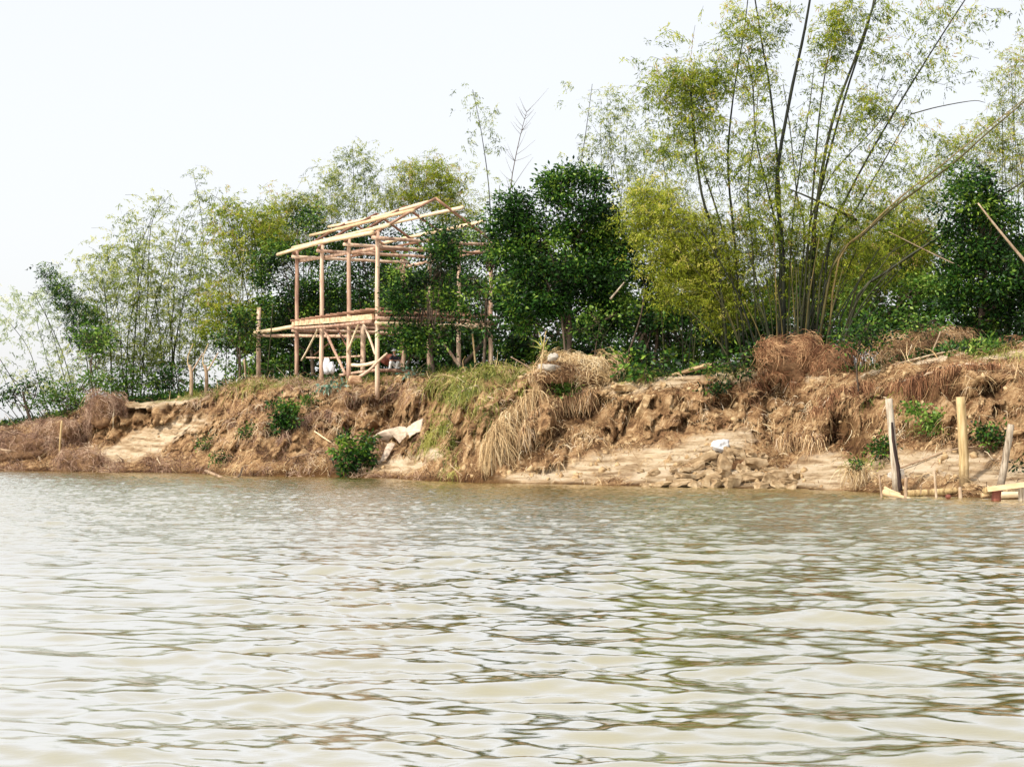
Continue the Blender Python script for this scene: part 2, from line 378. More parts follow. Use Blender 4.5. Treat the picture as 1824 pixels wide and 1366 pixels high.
# ------------------------------------------------------------------ water
aG = np.concatenate([np.linspace(-1.6, -.40, 26)[:-1], np.linspace(-.40, .36, 760), np.linspace(.36, 1.6, 26)[1:]])
Dn = [0.6, 2, 4, 6, 8]; d = 9.0
while d < 95: Dn.append(d); d += .034 + d * .0010 if d < 60 else .13
while d < 6000: Dn.append(d); d *= 1.12
Dn = np.array(Dn)
WX = aG[:, None] * Dn[None, :]; WY = np.ones_like(aG)[:, None] * Dn[None, :]
WZ = np.zeros_like(WX)
wr = np.random.default_rng(21)
patch = np.clip(.75 + 1.1 * fbm(WX * .13, WY * .06, 0, 3), .15, 2.0)
patch2 = np.clip(.9 + 1.1 * fbm(WX * .09 + 40, WY * .05, 0, 2), .35, 1.7)
ruff = np.clip((WY - 26) / 14, 0, 1)
for i in range(120):
    big = i % 2 == 0
    lam = math.exp(wr.uniform(math.log(.30), math.log(2.2))) if big else math.exp(wr.uniform(math.log(.14), math.log(.5)))
    th = R(262) + wr.normal(0, R(22 if big else 32)); k = 2 * math.pi / lam
    amp = (.0138 if big else .0115) / k
    ph = k * (WX * math.cos(th) + WY * math.sin(th)) + wr.uniform(0, 6.28) + 1.3 * vnoise(WX * .2 / lam ** .5 + i, WY * .2 / lam ** .5)
    w = np.sin(ph) - (.22 * np.cos(2 * ph) if big else 0)
    WZ += amp * w * ((patch2 * (1 - .1 * ruff)) if big else (patch * (1 - ruff) + 2.6 * ruff))
fade = np.clip((Dn[None, :] - 6) / 3, 0, 1) * np.clip((110 - Dn[None, :]) / 20, 0, 1) * np.clip((.42 - np.abs(aG[:, None] + .02)) / .04, 0, 1)
nearshore = shoreD(912 + F * np.clip(aG, -.9, 1.5))[:, None] - Dn[None, :]
fade = fade * np.clip(.6 + nearshore / 12, .6, 1)
WZ *= fade
nW, mW = WX.shape
wi = np.arange(nW * mW).reshape(nW, mW)
WF = np.stack([wi[:-1, :-1], wi[1:, :-1], wi[1:, 1:], wi[:-1, 1:]], -1).reshape(-1, 4)
m, nt, out = new_mat('muddy river water')
tc = N(nt, 'ShaderNodeTexCoord')
nb = N(nt, 'ShaderNodeTexNoise'); nb.inputs['Scale'].default_value = .25; nb.inputs['Detail'].default_value = 3
nt.links.new(tc.outputs['Object'], nb.inputs['Vector'])
rb = ramp(nt, [(.3, (.175, .142, .004)), (.7, (.24, .20, .040))], nb.outputs['Fac'])
mp = N(nt, 'ShaderNodeMapping'); mp.inputs['Scale'].default_value = (.7, 1.6, 1); nt.links.new(tc.outputs['Object'], mp.inputs[0])
nw = N(nt, 'ShaderNodeTexNoise'); nw.inputs['Scale'].default_value = 7.0; nw.inputs['Detail'].default_value = 5; nw.inputs['Roughness'].default_value = .6
nt.links.new(mp.outputs[0], nw.inputs['Vector'])
geo = N(nt, 'ShaderNodeNewGeometry'); sy = N(nt, 'ShaderNodeSeparateXYZ'); nt.links.new(geo.outputs['Position'], sy.inputs[0])
mr = N(nt, 'ShaderNodeMapRange'); mr.inputs[1].default_value = 24; mr.inputs[2].default_value = 44; mr.inputs[3].default_value = .11; mr.inputs[4].default_value = 1.0
nt.links.new(sy.outputs[1], mr.inputs[0])
b = N(nt, 'ShaderNodeBump'); b.inputs['Distance'].default_value = .03
nt.links.new(mr.outputs[0], b.inputs['Strength'])
nt.links.new(nw.outputs['Fac'], b.inputs['Height'])
di = N(nt, 'ShaderNodeBsdfDiffuse'); nt.links.new(rb.outputs[0], di.inputs['Color'])
gl = N(nt, 'ShaderNodeBsdfGlossy'); gl.inputs['Roughness'].default_value = .04; gl.inputs['Color'].default_value = (1, .98, .94, 1)
nt.links.new(b.outputs[0], gl.inputs['Normal'])
fr = N(nt, 'ShaderNodeFresnel'); fr.inputs['IOR'].default_value = 1.33; nt.links.new(b.outputs[0], fr.inputs['Normal'])
mf = N(nt, 'ShaderNodeMapRange'); mf.inputs[1].default_value = .02; mf.inputs[2].default_value = .24; mf.inputs[3].default_value = .44; mf.inputs[4].default_value = .90
nt.links.new(fr.outputs[0], mf.inputs[0])
mxs = N(nt, 'ShaderNodeMixShader'); nt.links.new(mf.outputs[0], mxs.inputs[0]); nt.links.new(di.outputs[0], mxs.inputs[1]); nt.links.new(gl.outputs[0], mxs.inputs[2])
nt.links.new(mxs.outputs[0], out.inputs[0])
water = mesh_obj('river_water', np.stack([WX, WY, WZ], -1).reshape(-1, 3), WF, m, None, None, True)
tag(water, 'rippled muddy brown river', 'water', kind='structure')

# ------------------------------------------------------------------ foliage generators
def norm(v): return v / (np.linalg.norm(v, axis=-1, keepdims=True) + 1e-9)
def leaf_geo(C, Dr, L, W, T):
    n = len(C)
    up = norm(rng.normal(size=(n, 3)))
    s = norm(np.cross(Dr, up)); L = L[:, None]; W = W[:, None]
    nrm = norm(np.cross(s, Dr))
    v = np.stack([C, C + Dr * L * .45 + s * W * .5 + nrm * L * .06, C + Dr * L, C + Dr * L * .45 - s * W * .5 + nrm * L * .06], 1).reshape(-1, 3)
    f = np.arange(4 * n).reshape(n, 4)
    return v, f, np.repeat(T, 4)
def ball(n, p=2.0):
    d = norm(rng.normal(size=(n, 3)))
    return d * (rng.random(n) ** (1 / p))[:, None]
def blob_clumps(bl, D, clump_r, k, leaf_area, per, soft=False):
    """bl: (px,py,rx,ry[,dens[,dD]]) -> clump centres, tints"""
    Cs = []; Ts = []
    for bb in bl:
        px, py, rx, ry = bb[:4]; dens = bb[4] if len(bb) > 4 else 1.0; dD = bb[5] if len(bb) > 5 else 0.0
        c = P(px, py, D + dD); a = rx * D / F; h = ry * D / F
        n_leaf = dens * k * math.pi * a * h / leaf_area
        nc = max(2, int(n_leaf / per))
        b = ball(nc, 2.3) * (1 + .22 * rng.normal(size=(nc, 1)) ** 2 * (rng.random((nc, 1)) < .3))
        ns = max(4, nc // 12); sub = ball(ns, 2.6); st = rng.normal(size=ns); ix = rng.integers(0, ns, nc)
        if not soft: b = sub[ix] * .95 + rng.normal(size=(nc, 3)) * .17
        if soft: b = rng.normal(size=(nc, 3)) * .62
        dep = max(min(a, h * 1.3), .4)
        off = b * np.array([a, dep, h]) 
        Cs.append(c + off)
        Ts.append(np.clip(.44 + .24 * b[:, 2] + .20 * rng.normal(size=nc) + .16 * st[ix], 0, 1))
    return np.concatenate(Cs), np.concatenate(Ts)
def broad_leaves(name, bl, D, mat, parent, k=3.2, L=.2, cr=.28, per=26):
    k = k * 1.3
    C, T = blob_clumps(bl, D, cr, k, L * L * .5 * .55, per)
    n = len(C) * per
    CC = np.repeat(C, per, 0) + rng.normal(size=(n, 3)) * cr * np.array([1, 1, .7]) 
    out_d = norm(CC - np.repeat(C, per, 0) + rng.normal(size=(n, 3)) * .15 + np.array([0, 0, -.08]))
    TT = np.clip(np.repeat(T, per) + rng.normal(size=n) * .16, 0, 1)
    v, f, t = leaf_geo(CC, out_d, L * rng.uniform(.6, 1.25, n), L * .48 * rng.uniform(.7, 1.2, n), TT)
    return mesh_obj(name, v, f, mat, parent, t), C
def spray_leaves(name, bl, D, mat, parent, k=1.6, L=.2, per=14, twl=.75, wfac=.2, tmat=None):
    k = k * (1.15 if mat in (M['bamboo_grey'], M['bamboo_haze']) else 1.65)
    """bamboo sprays: drooping twig carrying narrow leaves; returns foliage object with the twigs in a second mesh"""
    C, T = blob_clumps(bl, D, .3, k, L * L * wfac * .5, per, True)
    nc = len(C)
    dirs = norm(rng.normal(size=(nc, 3)) * np.array([1, 1, .4]) + np.array([0, 0, .25]))
    tl = twl * rng.uniform(.5, 1.2, nc)
    n = nc * per
    s = np.tile((np.arange(per) + .5) / per, nc)
    dr = np.repeat(dirs, per, 0); tlr = np.repeat(tl, per)
    base = np.repeat(C - dirs * tl[:, None] * .5, per, 0)
    CC = base + dr * (tlr * s)[:, None] + np.array([0, 0, -1]) * (tlr * .55 * s * s)[:, None] + rng.normal(size=(n, 3)) * .05
    ld = norm(dr * .7 + np.array([0, 0, -.75]) + rng.normal(size=(n, 3)) * .45)
    TT = np.clip(np.repeat(T, per) + rng.normal(size=n) * .15, 0, 1)
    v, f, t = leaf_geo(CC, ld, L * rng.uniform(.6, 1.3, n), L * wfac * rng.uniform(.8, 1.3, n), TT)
    # twig slivers
    sel = rng.random(nc) < .45
    c0 = (C - dirs * tl[:, None] * .9)[sel]; dd = dirs[sel]; tt = tl[sel]
    m_ = len(c0)
    p0 = c0; p1 = c0 + dd * (tt * .8)[:, None]; p2 = c0 + dd * (tt * 1.5)[:, None] - np.array([0, 0, 1]) * (tt * .5)[:, None]
    w = norm(np.cross(dd, rng.normal(size=(m_, 3)))) * .008
    tv_ = np.stack([p0 - w, p0 + w, p1 + w * .8, p1 - w * .8, p2 + w * .3, p2 - w * .3], 1).reshape(-1, 3)
    idx = np.arange(m_)[:, None] * 6
    tf_ = np.concatenate([idx + np.array([0, 1, 2, 3]), idx + np.array([3, 2, 4, 5])])
    fo = mesh_obj(name, v, f, mat, parent, t)
    if m_ > 130 and parent is not None:
        tag(mesh_obj('twigs', tv_, tf_, tmat or M['culm'], parent, np.full(len(tv_), .4)), kind='stuff')
    return fo
def base_point(px, D):
    x = (px - 912) / F * D
    return np.array([x, D, ground_z(x, D) - .1])
def broad_tree(px, D, bl, label, cat='tree', mat='leaf_dark', name='broadleaf_tree', trunk_r=.13, bark='bark', k=3.2, L=.2, group=None, lean=0, per=26, stems=1):
    b = base_point(px, D); t = thing(name, b, label, cat, group)
    fol, C = broad_leaves('foliage', bl, D, M[mat], t, k, L, per=per)
    paths = []
    cx = np.average([q[0] for q in bl], weights=[q[2] * q[3] for q in bl]); cy = np.average([q[1] for q in bl], weights=[q[2] * q[3] for q in bl])
    hub = P(cx, cy, D); 
    for st in range(stems):
        b2 = b + np.array([rng.normal() * .25 * (stems > 1), rng.normal() * .2 * (stems > 1), 0])
        mid = b2 * .5 + hub * .5 + np.array([rng.normal() * .15 + lean, 0, 0])
        paths.append((spline([b2, mid, hub], 10), trunk_r, trunk_r * .4))
        for q in bl:
            e = P(q[0], q[1], D + (q[5] if len(q) > 5 else 0))
            st_ = b2 + (hub - b2) * rng.uniform(.35, .8)
            mm = (st_ + e) / 2 + np.array([rng.normal() * .15, rng.normal() * .15, -.1])
            paths.append((spline([st_, mm, e], 7), trunk_r * .38, trunk_r * .12))
    for c in C[rng.choice(len(C), min(len(C), 60), replace=False)]:
        e = hub + (c - hub) * .35
        paths.append((spline([e, (e + c) / 2 + rng.normal(size=3) * .08, c], 4), .02, .006))
    tubes('trunk', paths, M[bark], t, 6, .1)
    return t
def bamboo(px, D, culms, bl, label, mat='bamboo_grey', k=1.5, L=.2, group=None, r=.035, auto=0, cmat='culm', per=14, bw=20, twl=.75, name='bamboo_clump', wf=.2):
    """culms: polylines of photo sight points, base to tip"""
    b = base_point(px, D); t = thing(name, b, label, 'bamboo', group)
    spray_leaves('foliage', bl, D, M[mat], t, k, L, per, twl, wf)
    for c in culms:
        mm = cmat; rr = r; dD = rng.normal() * .4
        if isinstance(c, dict): mm = c.get('mat', cmat); rr = c.get('r', r); dD = c.get('dD', dD); c = c['p']
        pts = []
        for i, (x, y) in enumerate(c):
            pts.append(P(x, y, D + dD * (i + 1) / len(c)))
        if c[0][1] > 480 or True:
            g = base_point(c[0][0], D + dD / len(c))
            if pts[0][2] - g[2] < 2.0: pts[0][2] = min(pts[0][2], g[2])
        tubes('culm', [(spline(pts, 18), rr, rr * .35)], M[mm], t, 6, .12)
    for i in range(auto):
        q = bl[int(rng.integers(len(bl)))]
        bx = px + rng.normal() * bw
        p0 = base_point(bx, D + rng.normal() * .4)
        tip = P(q[0] + rng.normal() * q[2] * .4, q[1] - q[3] * rng.uniform(-.3, .8), D + rng.normal() * .6)
        mid = p0 + (tip - p0) * .55; mid[0] = p0[0] + (tip[0] - p0[0]) * .38
        tubes('culm', [(spline([p0, mid, tip], 12), r * rng.uniform(.6, 1), r * .25)], M[cmat], t, 5, .1)
    return t
# ================================================================== THE HOUSE FRAME
F0 = np.array([-6.32, 79.0]); U = np.array([-.494, .870]); Wd = np.array([.870, .494]); HW = 6.07
SP = [0, 3.3, 6.6, 9.9]
def HP(t, s, z): q = F0 + U * t + Wd * s; return np.array([q[0], q[1], z])
def front_D(px):
    r = (px - 912) / F; t = (-6.32 - 79 * r) / (.494 + .87 * r); return 79 + .87 * t
house = thing('house_frame', HP(5, 3, 4.5), 'unfinished timber stilt house frame with open roof rafters on the bank top', 'house frame')
def log(name, a, b, r0, r1=None, mat='post', parent=house, sides=9, bend=.028, n=9):
    a = np.array(a, float); b = np.array(b, float); r1 = r1 or r0 * .85
    pts = a + (b - a) * np.linspace(0, 1, n)[:, None]
    w = rng.normal(size=3) * bend
    pts = pts + np.sin(np.linspace(0, math.pi, n))[:, None] * w + rng.normal(size=(n, 3)) * r0 * .07
    return tubes(name, [(pts, r0, r1)], M[mat], parent, sides, .12)
def gz(p): return ground_z(p[0], p[1])
def beam(name, a, b, h, w, mat, parent=house):
    a = np.array(a, float); b = np.array(b, float); d = norm((b - a)[None])[0]
    s = np.cross(d, [0, 0, 1]); s /= np.linalg.norm(s); u = np.cross(s, d)
    v = []
    for q in (a, b):
        for (i, j) in ((-1, -1), (1, -1), (1, 1), (-1, 1)):
            v.append(q + s * i * w / 2 + u * j * h / 2 + rng.normal(size=3) * .006)
    f = [(0, 1, 2, 3), (7, 6, 5, 4), (0, 4, 5, 1), (1, 5, 6, 2), (2, 6, 7, 3), (3, 7, 4, 0)]
    return mesh_obj(name, v, f, M[mat], parent, np.full(8, rng.random()))
for t in SP:
    for s, zt in ((0, 11.45), (HW, 11.3)):
        p = HP(t, s, 4.3); p[2] = gz(p) - .3
        log('post', p, HP(t, s, zt), .118, .098)
    # roof truss
    log('rafter', HP(t, -.25, 11.28), HP(t, 3.03, 13.22), .07, .065, 'rafter')
    log('rafter', HP(t, HW + .45, 11.1), HP(t, 3.03, 13.22), .07, .065, 'rafter')
    log('tie_beam', HP(t - .12, -.35, 11.12), HP(t - .12, HW + .3, 11.14), .085, .075, 'post')
log('tie_beam', HP(.18, -.1, 10.66), HP(.18, HW + .2, 10.75), .07, .06, 'rafter')
log('wall_plate', HP(10.3, .17, 10.95), HP(-.1, .17, 10.7), .085, .09, 'post')
log('wall_plate', HP(10.3, HW - .1, 10.85), HP(-.5, HW - .1, 10.9), .085, .09, 'post')
log('wall_plate', HP(10.4, 3.0, 11.3), HP(-.3, 3.0, 11.28), .06, .06, 'rafter')
for (t0, t1, s, z, r) in ((11.9, -.1, -.3, 11.42, .105), (11.0, -.8, .2, 11.72, .10), (12.3, -.3, 1.75, 12.6, .10), (12.1, .2, 2.75, 13.1, .10), (10.9, -1.0, 4.0, 12.78, .10), (10.6, -1.2, 5.0, 12.15, .10)):
    log('purlin', HP(t0, s, z), HP(t1, s, z - .06), r * .82, r * .92, 'sawn', bend=.05)
# floor: front beams, cross beams, joists and loose boards
beam('floor_beam', HP(9.95, -.2, 7.66), HP(.05, -.2, 7.42), .27, .12, 'peach')
log('floor_beam', HP(9.9, -.36, 7.40), HP(-.1, -.36, 7.18), .07, .08, 'post')
log('floor_beam', HP(10, HW - .2, 7.3), HP(-.2, HW - .2, 7.3), .10, .10, 'post')
for (z, r, m_) in ((7.62, .09, 'rafter'), (7.34, .10, 'post'), (7.12, .09, 'sawn')):
    log('floor_beam', HP(-.2, -.2, z), HP(-.2, HW + .2, z - .02), r, r, m_)
for t in SP[1:]: log('floor_beam', HP(t + .17, -.2, 7.3), HP(t + .17, HW + .2, 7.3), .10, .10, 'post')
for k in range(15):
    t = .35 + k * .66
    log('joist', HP(t, -.42 - .12 * rng.random(), 7.78 - .0 * t), HP(t, HW + .2, 7.74), .06, .055, 'rafter', sides=7)
for s0, t0, t1 in ((.4, .2, 6.1), (.75, .1, 5.2), (1.15, 1.0, 7.1), (2.2, .2, 4.4), (3.4, .1, 6.3), (4.6, .4, 5.6)):
    beam('floor_board', HP(t0, s0, 7.87), HP(t1, s0 + .05, 7.87), .045, .26, 'rafter')
# braces and lower bars (front wall)
def FW(px, py, off=0.0):
    D = front_D(px) + off; return P(px, py, D)
for (a, b, r, m_, o) in (((570, 578), (537, 642), .055, 'sawn', -.2), ((575, 581), (616, 668), .075, 'post', -.3), ((640, 574), (619, 627), .055, 'sawn', -.25), ((646, 574), (668, 631), .06, 'post', -.2),
                         ((601, 584), (623, 626), .05, 'rafter', 1.5), ((590, 608), (560, 632), .045, 'rafter', 2.0)):
    log('brace', FW(*a, o), FW(*b, o), r, r * .9, m_)
log('prop', FW(646, 580, 1.6), FW(646, 662, 1.6), .12, .12, 'post')
log('cross_bar', FW(626, 650, .35), FW(669, 645, .35), .085, .08, 'sawn')
log('cross_bar', FW(606, 668, .4), FW(671, 659, .3), .07, .07, 'post')
log('cross_bar', FW(546, 637, 1.2), FW(642, 634, 1.2), .05, .05, 'post')
# porch
pp = HP(15.3, 0, 4.0); pp[2] = gz(pp) - .3
log('porch_post', P(461, 690, pp[1]), HP(15.3, 0, 8.85), .13, .11)
log('porch_beam', HP(15.7, -.15, 7.46), HP(9.7, -.17, 7.5), .11, .10, 'sawn')
log('porch_beam', P(451, 598, 92.0), P(652, 600, 85.5), .09, .085, 'post')
log('porch_post', P(720, 700, 90), P(720, 470, 90), .1, .09)

# loose timber beneath the frame
def lone(name, pts, r0, r1, mat, label, cat, sides=8, jit=.12, group=None, n=14):
    o = tubes(name, [(spline(pts, n), r0, r1)], M[mat], None, sides, jit)
    return tag(o, label, cat, group)
lone('curved_branch', [P(630, 677, 78.2), P(655, 662, 78.3), P(672, 645, 78.3), P(690, 629, 78.4)], .08, .05, 'post', 'curved bare branch leaning in front of the corner post of the house frame', 'branch')
lone('plank_bench', [P(676, 660, 80), P(704, 660, 80.3), P(733, 662, 80.6)], .08, .08, 'post', 'low log bench at the foot of the house corner post', 'bench')
lone('bamboo_pole', [P(476, 668, 90), P(482, 600, 90), P(486, 541, 90)], .04, .025, 'culm_brown', 'thin upright pole between the porch post and the house frame', 'pole')
lone('bamboo_pole', [P(848, 660, 77), P(842, 600, 77), P(833, 540, 77)], .05, .03, 'bamboo_pole' if 'bamboo_pole' in M else 'yellow_log', 'yellow-green bamboo pole standing before the right posts of the house frame', 'pole')
lone('leaning_tree', [P(819, 655, 77.5), P(845, 628, 77.5), P(869, 600, 77.6), P(895, 560, 77.8)], .10, .06, 'bark', 'dark leaning trunk forking from the ground at the right end of the house', 'tree')
lone('leaning_log', [P(820, 655, 77.4), P(806, 634, 77.4), P(791, 613, 77.4)], .075, .06, 'post', 'pale log leaning left at the right end of the house', 'log')
# cut stump with a pale sawn face
def lumpy(name, c, rad, mat, label=None, cat=None, seed=0, rough=.18, sub=3, parent=None, group=None, sq=1.0, rot=0):
    bm = bmesh.new(); bmesh.ops.create_icosphere(bm, subdivisions=sub, radius=1)
    V = np.array([v.co[:] for v in bm.verts]); Fs = [tuple(v.index for v in f.verts) for f in bm.faces]; bm.free()
    if sq != 1: V = np.sign(V) * np.abs(V) ** sq
    n_ = fbm(V[:, 0] * 1.6 + seed, V[:, 1] * 1.6, V[:, 2] * 1.6, 4)
    V = V * (1 + rough * n_)[:, None] * np.array(rad)
    c_, s_ = math.cos(rot), math.sin(rot)
    V = np.stack([V[:, 0] * c_ - V[:, 1] * s_, V[:, 0] * s_ + V[:, 1] * c_, V[:, 2]], 1)
    o = mesh_obj(name, V + np.array(c), Fs, M[mat], parent, None, True)
    return tag(o, label, cat, group) if parent is None else o
lumpy('sawn_stump', P(633, 676, 77.8) , (.30, .22, .17), 'peach', 'pale cut block of wood lying at the foot of the second post from the corner', 'wood block', 3, .3, sq=.5)
lumpy('white_sack', P(582, 652, 83.5), (.20, .18, .42), 'white_cloth', 'taller of two bright white sacks standing under the house frame', 'sack', 5, .25)
lumpy('white_sack', P(591, 656, 83.4), (.15, .15, .32), 'white_cloth', 'smaller of two bright white sacks under the house frame', 'sack', 9, .25)
lumpy('red_bundle', P(690, 641, 82), (.32, .25, .28), 'red_log', 'dark red bundle behind the seated person under the house', 'bundle', 12, .3)

# ------------------------------------------------------------------ the person
def person():
    base = P(703, 660, 80.05)
    t = thing('person', base, 'person in dark shirt, pale trousers and white hat crouching under the house frame', 'person')
    def skin(name, chain, mat, sub=2):
        bm = bmesh.new(); vs = {}
        lay = bm.verts.layers.skin.verify()
        for k, (co, r) in chain['v'].items():
            v = bm.verts.new(co); v[lay].radius = (r, r); vs[k] = v
            v[lay].use_root = (k == chain['root'])
        for a, b in chain['e']: bm.edges.new((vs[a], vs[b]))
        me = bpy.data.meshes.new(name); bm.to_mesh(me); bm.free(); me.materials.append(M[mat])
        o = bpy.data.objects.new(name, me); COL.objects.link(o); o.parent = t
        md = o.modifiers.new('skin', 'SKIN'); md.use_smooth_shade = True
        md = o.modifiers.new('sub', 'SUBSURF'); md.levels = sub; md.render_levels = sub
        return o
    v = {'pel': ((.10, .15, .28), .10), 'bel': ((.10, .12, .42), .10), 'che': ((.06, .02, .60), .115), 'nec': ((.03, -.03, .73), .045), 'hea': ((.0, -.07, .80), .07), 'hd2': ((-.01, -.09, .90), .085), 'top': ((.0, -.08, .98), .05)}
    e = [('pel', 'bel'), ('bel', 'che'), ('che', 'nec'), ('nec', 'hea'), ('hea', 'hd2'), ('hd2', 'top')]
    for s, n_ in ((-1, 'l'), (1, 'r')):
        v['hip' + n_] = ((.10 + s * .09, .13, .26), .075); v['kne' + n_] = ((.0 + s * .17, -.28, .42), .055); v['ank' + n_] = ((-.06 + s * .15, -.12, .06), .035); v['toe' + n_] = ((-.08 + s * .17, -.30, .03), .03)
        v['sho' + n_] = ((.05 + s * .19, .03, .66), .05); v['elb' + n_] = ((.02 + s * .24, -.16, .47), .036); v['wri' + n_] = ((-.02 + s * .10, -.36, .46), .024); v['pal' + n_] = ((-.03 + s * .06, -.42, .46), .024)
        e += [('pel', 'hip' + n_), ('hip' + n_, 'kne' + n_), ('kne' + n_, 'ank' + n_), ('ank' + n_, 'toe' + n_), ('che', 'sho' + n_), ('sho' + n_, 'elb' + n_), ('elb' + n_, 'wri' + n_), ('wri' + n_, 'pal' + n_)]
        for k in range(5):
            a = (k - 2) * .011
            v['f%d%s' % (k, n_)] = ((-.03 + s * .03 + a, -.49 + abs(k - 2) * .008, .455), .008); e.append(('pal' + n_, 'f%d%s' % (k, n_)))
    skin('body', {'v': v, 'e': e, 'root': 'pel'}, 'skin')
    v['nec'] = (v['nec'][0], .055); v['hea'] = (v['hea'][0], .085)
    keep = ['bel', 'che', 'nec', 'shol', 'shor', 'elbl', 'elbr', 'pel']
    skin('shirt', {'v': {k: (v[k][0], v[k][1] + .022) for k in keep}, 'e': [x for x in e if x[0] in keep and x[1] in keep], 'root': 'pel'}, 'shirt')
    keep = ['pel', 'hipl', 'hipr', 'knel', 'kner', 'ankl', 'ankr']
    skin('trousers', {'v': {k: (v[k][0], v[k][1] + .025) for k in keep}, 'e': [x for x in e if x[0] in keep and x[1] in keep], 'root': 'pel'}, 'trouser')
    # hat
    ring = []
    prof_ = [(.001, 1.05), (.05, 1.045), (.085, 1.01), (.095, .955), (.16, .935), (.165, .93), (.09, .935)]
    for (r, z) in prof_:
        for k in range(16): ring.append((r * math.cos(k * PI2 / 16) - .01, r * math.sin(k * PI2 / 16) - .085, z))
    fs = [(i * 16 + k, i * 16 + (k + 1) % 16, (i + 1) * 16 + (k + 1) % 16, (i + 1) * 16 + k) for i in range(len(prof_) - 1) for k in range(16)]
    mesh_obj('hat', np.array(ring) + np.array(base), fs, M['white_cloth'], t, None, True)
    face = [(-.045, -.172, .895), (.025, -.172, .895)]
    for f_ in face: lumpy('eye', np.array(base) + np.array(f_), (.012, .008, .009), 'shirt', parent=t, sub=1, rough=0)
    lumpy('nose', np.array(base) + np.array((-.01, -.178, .87)), (.014, .018, .02), 'skin', parent=t, sub=2, rough=0)
    lumpy('mouth', np.array(base) + np.array((-.01, -.166, .84)), (.025, .008, .007), 'red_log', parent=t, sub=2, rough=0)
PI2 = 2 * math.pi
person()

# ================================================================== VEGETATION
GB = 'bamboo clumps behind the river bank'
# --- far left
bamboo(60, 99, [[(145, 770), (115, 640), (70, 540), (50, 520)], [(100, 780), (72, 690), (50, 620), (5, 560)], [(120, 770), (100, 700), (62, 560)], [(150, 770), (120, 690), (95, 600), (75, 540)],
                [(75, 770), (30, 690), (0, 640), (-20, 615)], [(60, 770), (30, 720), (0, 660)], [(90, 760), (40, 690), (-5, 655)], [(60, 775), (25, 745), (-10, 720)], [(50, 770), (0, 700)]],
       [(40, 530, 40, 22, .6), (85, 545, 40, 40, .6), (20, 590, 40, 50, .35), (70, 620, 50, 60, .22), (110, 640, 40, 50, .3), (20, 660, 40, 60, .12), (0, 560, 30, 40, .3)],
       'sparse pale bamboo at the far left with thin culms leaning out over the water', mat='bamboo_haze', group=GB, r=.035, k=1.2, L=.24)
bamboo(135, 96, [[(165, 720), (150, 620), (110, 520), (80, 472)], [(180, 720), (160, 640), (150, 560)]],
       [(82, 478, 14, 12, 1), (98, 505, 20, 18, 1.3), (120, 530, 22, 22, 1.4), (145, 560, 28, 25, 1.3), (170, 590, 25, 25, 1), (140, 600, 20, 20, .8)], 'dark leaning bamboo spray arching left above the pale far left clump', mat='leaf_dark', group=GB, k=1.8, L=.22)
bamboo(215, 98, [[(235, 710), (240, 600), (245, 480), (232, 400)], [(225, 710), (228, 600), (246, 500), (250, 420)], [(200, 710), (195, 600), (185, 500)], [(250, 710), (262, 540), (270, 400), (300, 350)]],
       [(190, 450, 25, 20, .8), (170, 480, 35, 35, .8), (200, 510, 45, 40, .9), (240, 440, 35, 45, .8), (232, 385, 18, 18, .8), (275, 365, 30, 18, .5), (290, 350, 18, 10, .4), (250, 500, 45, 50, .7), (160, 560, 35, 30, .8), (220, 580, 60, 50, .8), (180, 640, 60, 50, .7), (110, 690, 50, 30, .8)],
       'tall olive bamboo clump left of the grassy cliff edge', group=GB, auto=10, bw=35, k=1.6, L=.22)
bamboo(300, 99, [[(320, 700), (305, 600), (300, 500), (320, 400)], [(345, 700), (350, 560), (362, 420), (345, 310)], [(290, 700), (285, 590), (270, 480)]],
       [(300, 440, 40, 40, .55), (345, 400, 30, 35, .5), (345, 305, 18, 10, .6), (365, 345, 22, 12, .6), (390, 350, 25, 16, .5), (330, 480, 50, 45, .6), (280, 500, 45, 45, .7), (310, 560, 55, 45, .9), (290, 620, 50, 45, 1.0), (250, 640, 50, 40, 1), (340, 620, 40, 40, .8), (370, 520, 40, 50, .7)],
       'thick grey-green bamboo clump with many dark stems left of the porch post', group=GB, auto=16, bw=32, k=1.6, L=.22)
bamboo(420, 97, [[(462, 650), (446, 560), (425, 460), (400, 370), (375, 345)], [(470, 640), (460, 540), (456, 450), (450, 410)], [(430, 690), (415, 560), (398, 440)]],
       [(400, 375, 40, 20, .6), (430, 400, 40, 35, .9), (480, 410, 35, 40, .9), (400, 440, 45, 45, .7), (440, 470, 45, 40, .9), (390, 540, 45, 40, .9), (420, 570, 45, 40, 1.1), (370, 590, 30, 30, .9), (460, 380, 30, 22, .7)],
       'yellow-green bamboo leaning left beside the porch post', mat='bamboo_leaf', group=GB, auto=8, bw=25, k=1.7, L=.22)
broad_tree(175, 94, [(145, 600, 22, 16), (170, 605, 35, 20), (195, 610, 22, 14), (160, 630, 30, 18, .6)], 'small bright green leafy tree among the bamboo on the left', mat='leaf_mid', trunk_r=.07, k=2.2, L=.22)
broad_tree(425, 91, [(425, 575, 25, 22), (410, 600, 25, 20), (440, 600, 20, 25), (430, 560, 14, 10)], 'small dark leafy tree just left of the porch post', trunk_r=.07, k=2.8)
broad_tree(60, 95, [(20, 695, 30, 10, 1), (50, 685, 25, 10, 1), (70, 675, 18, 9, 1.2), (15, 715, 30, 8, .7), (55, 705, 30, 12, .8)], 'low gnarled dark tree at the left edge with a limb reaching over the water', trunk_r=.12, k=2.0, L=.22)
broad_tree(130, 93, [(120, 700, 30, 22, .9), (95, 715, 30, 20, .8), (150, 715, 25, 18, .9), (110, 740, 35, 18, .7), (180, 680, 35, 20, .8)], 'olive shrub on the low left bank above the brushwood', 'shrub', mat='leaf_mid', name='shrub', trunk_r=.05, k=2.2, L=.2)
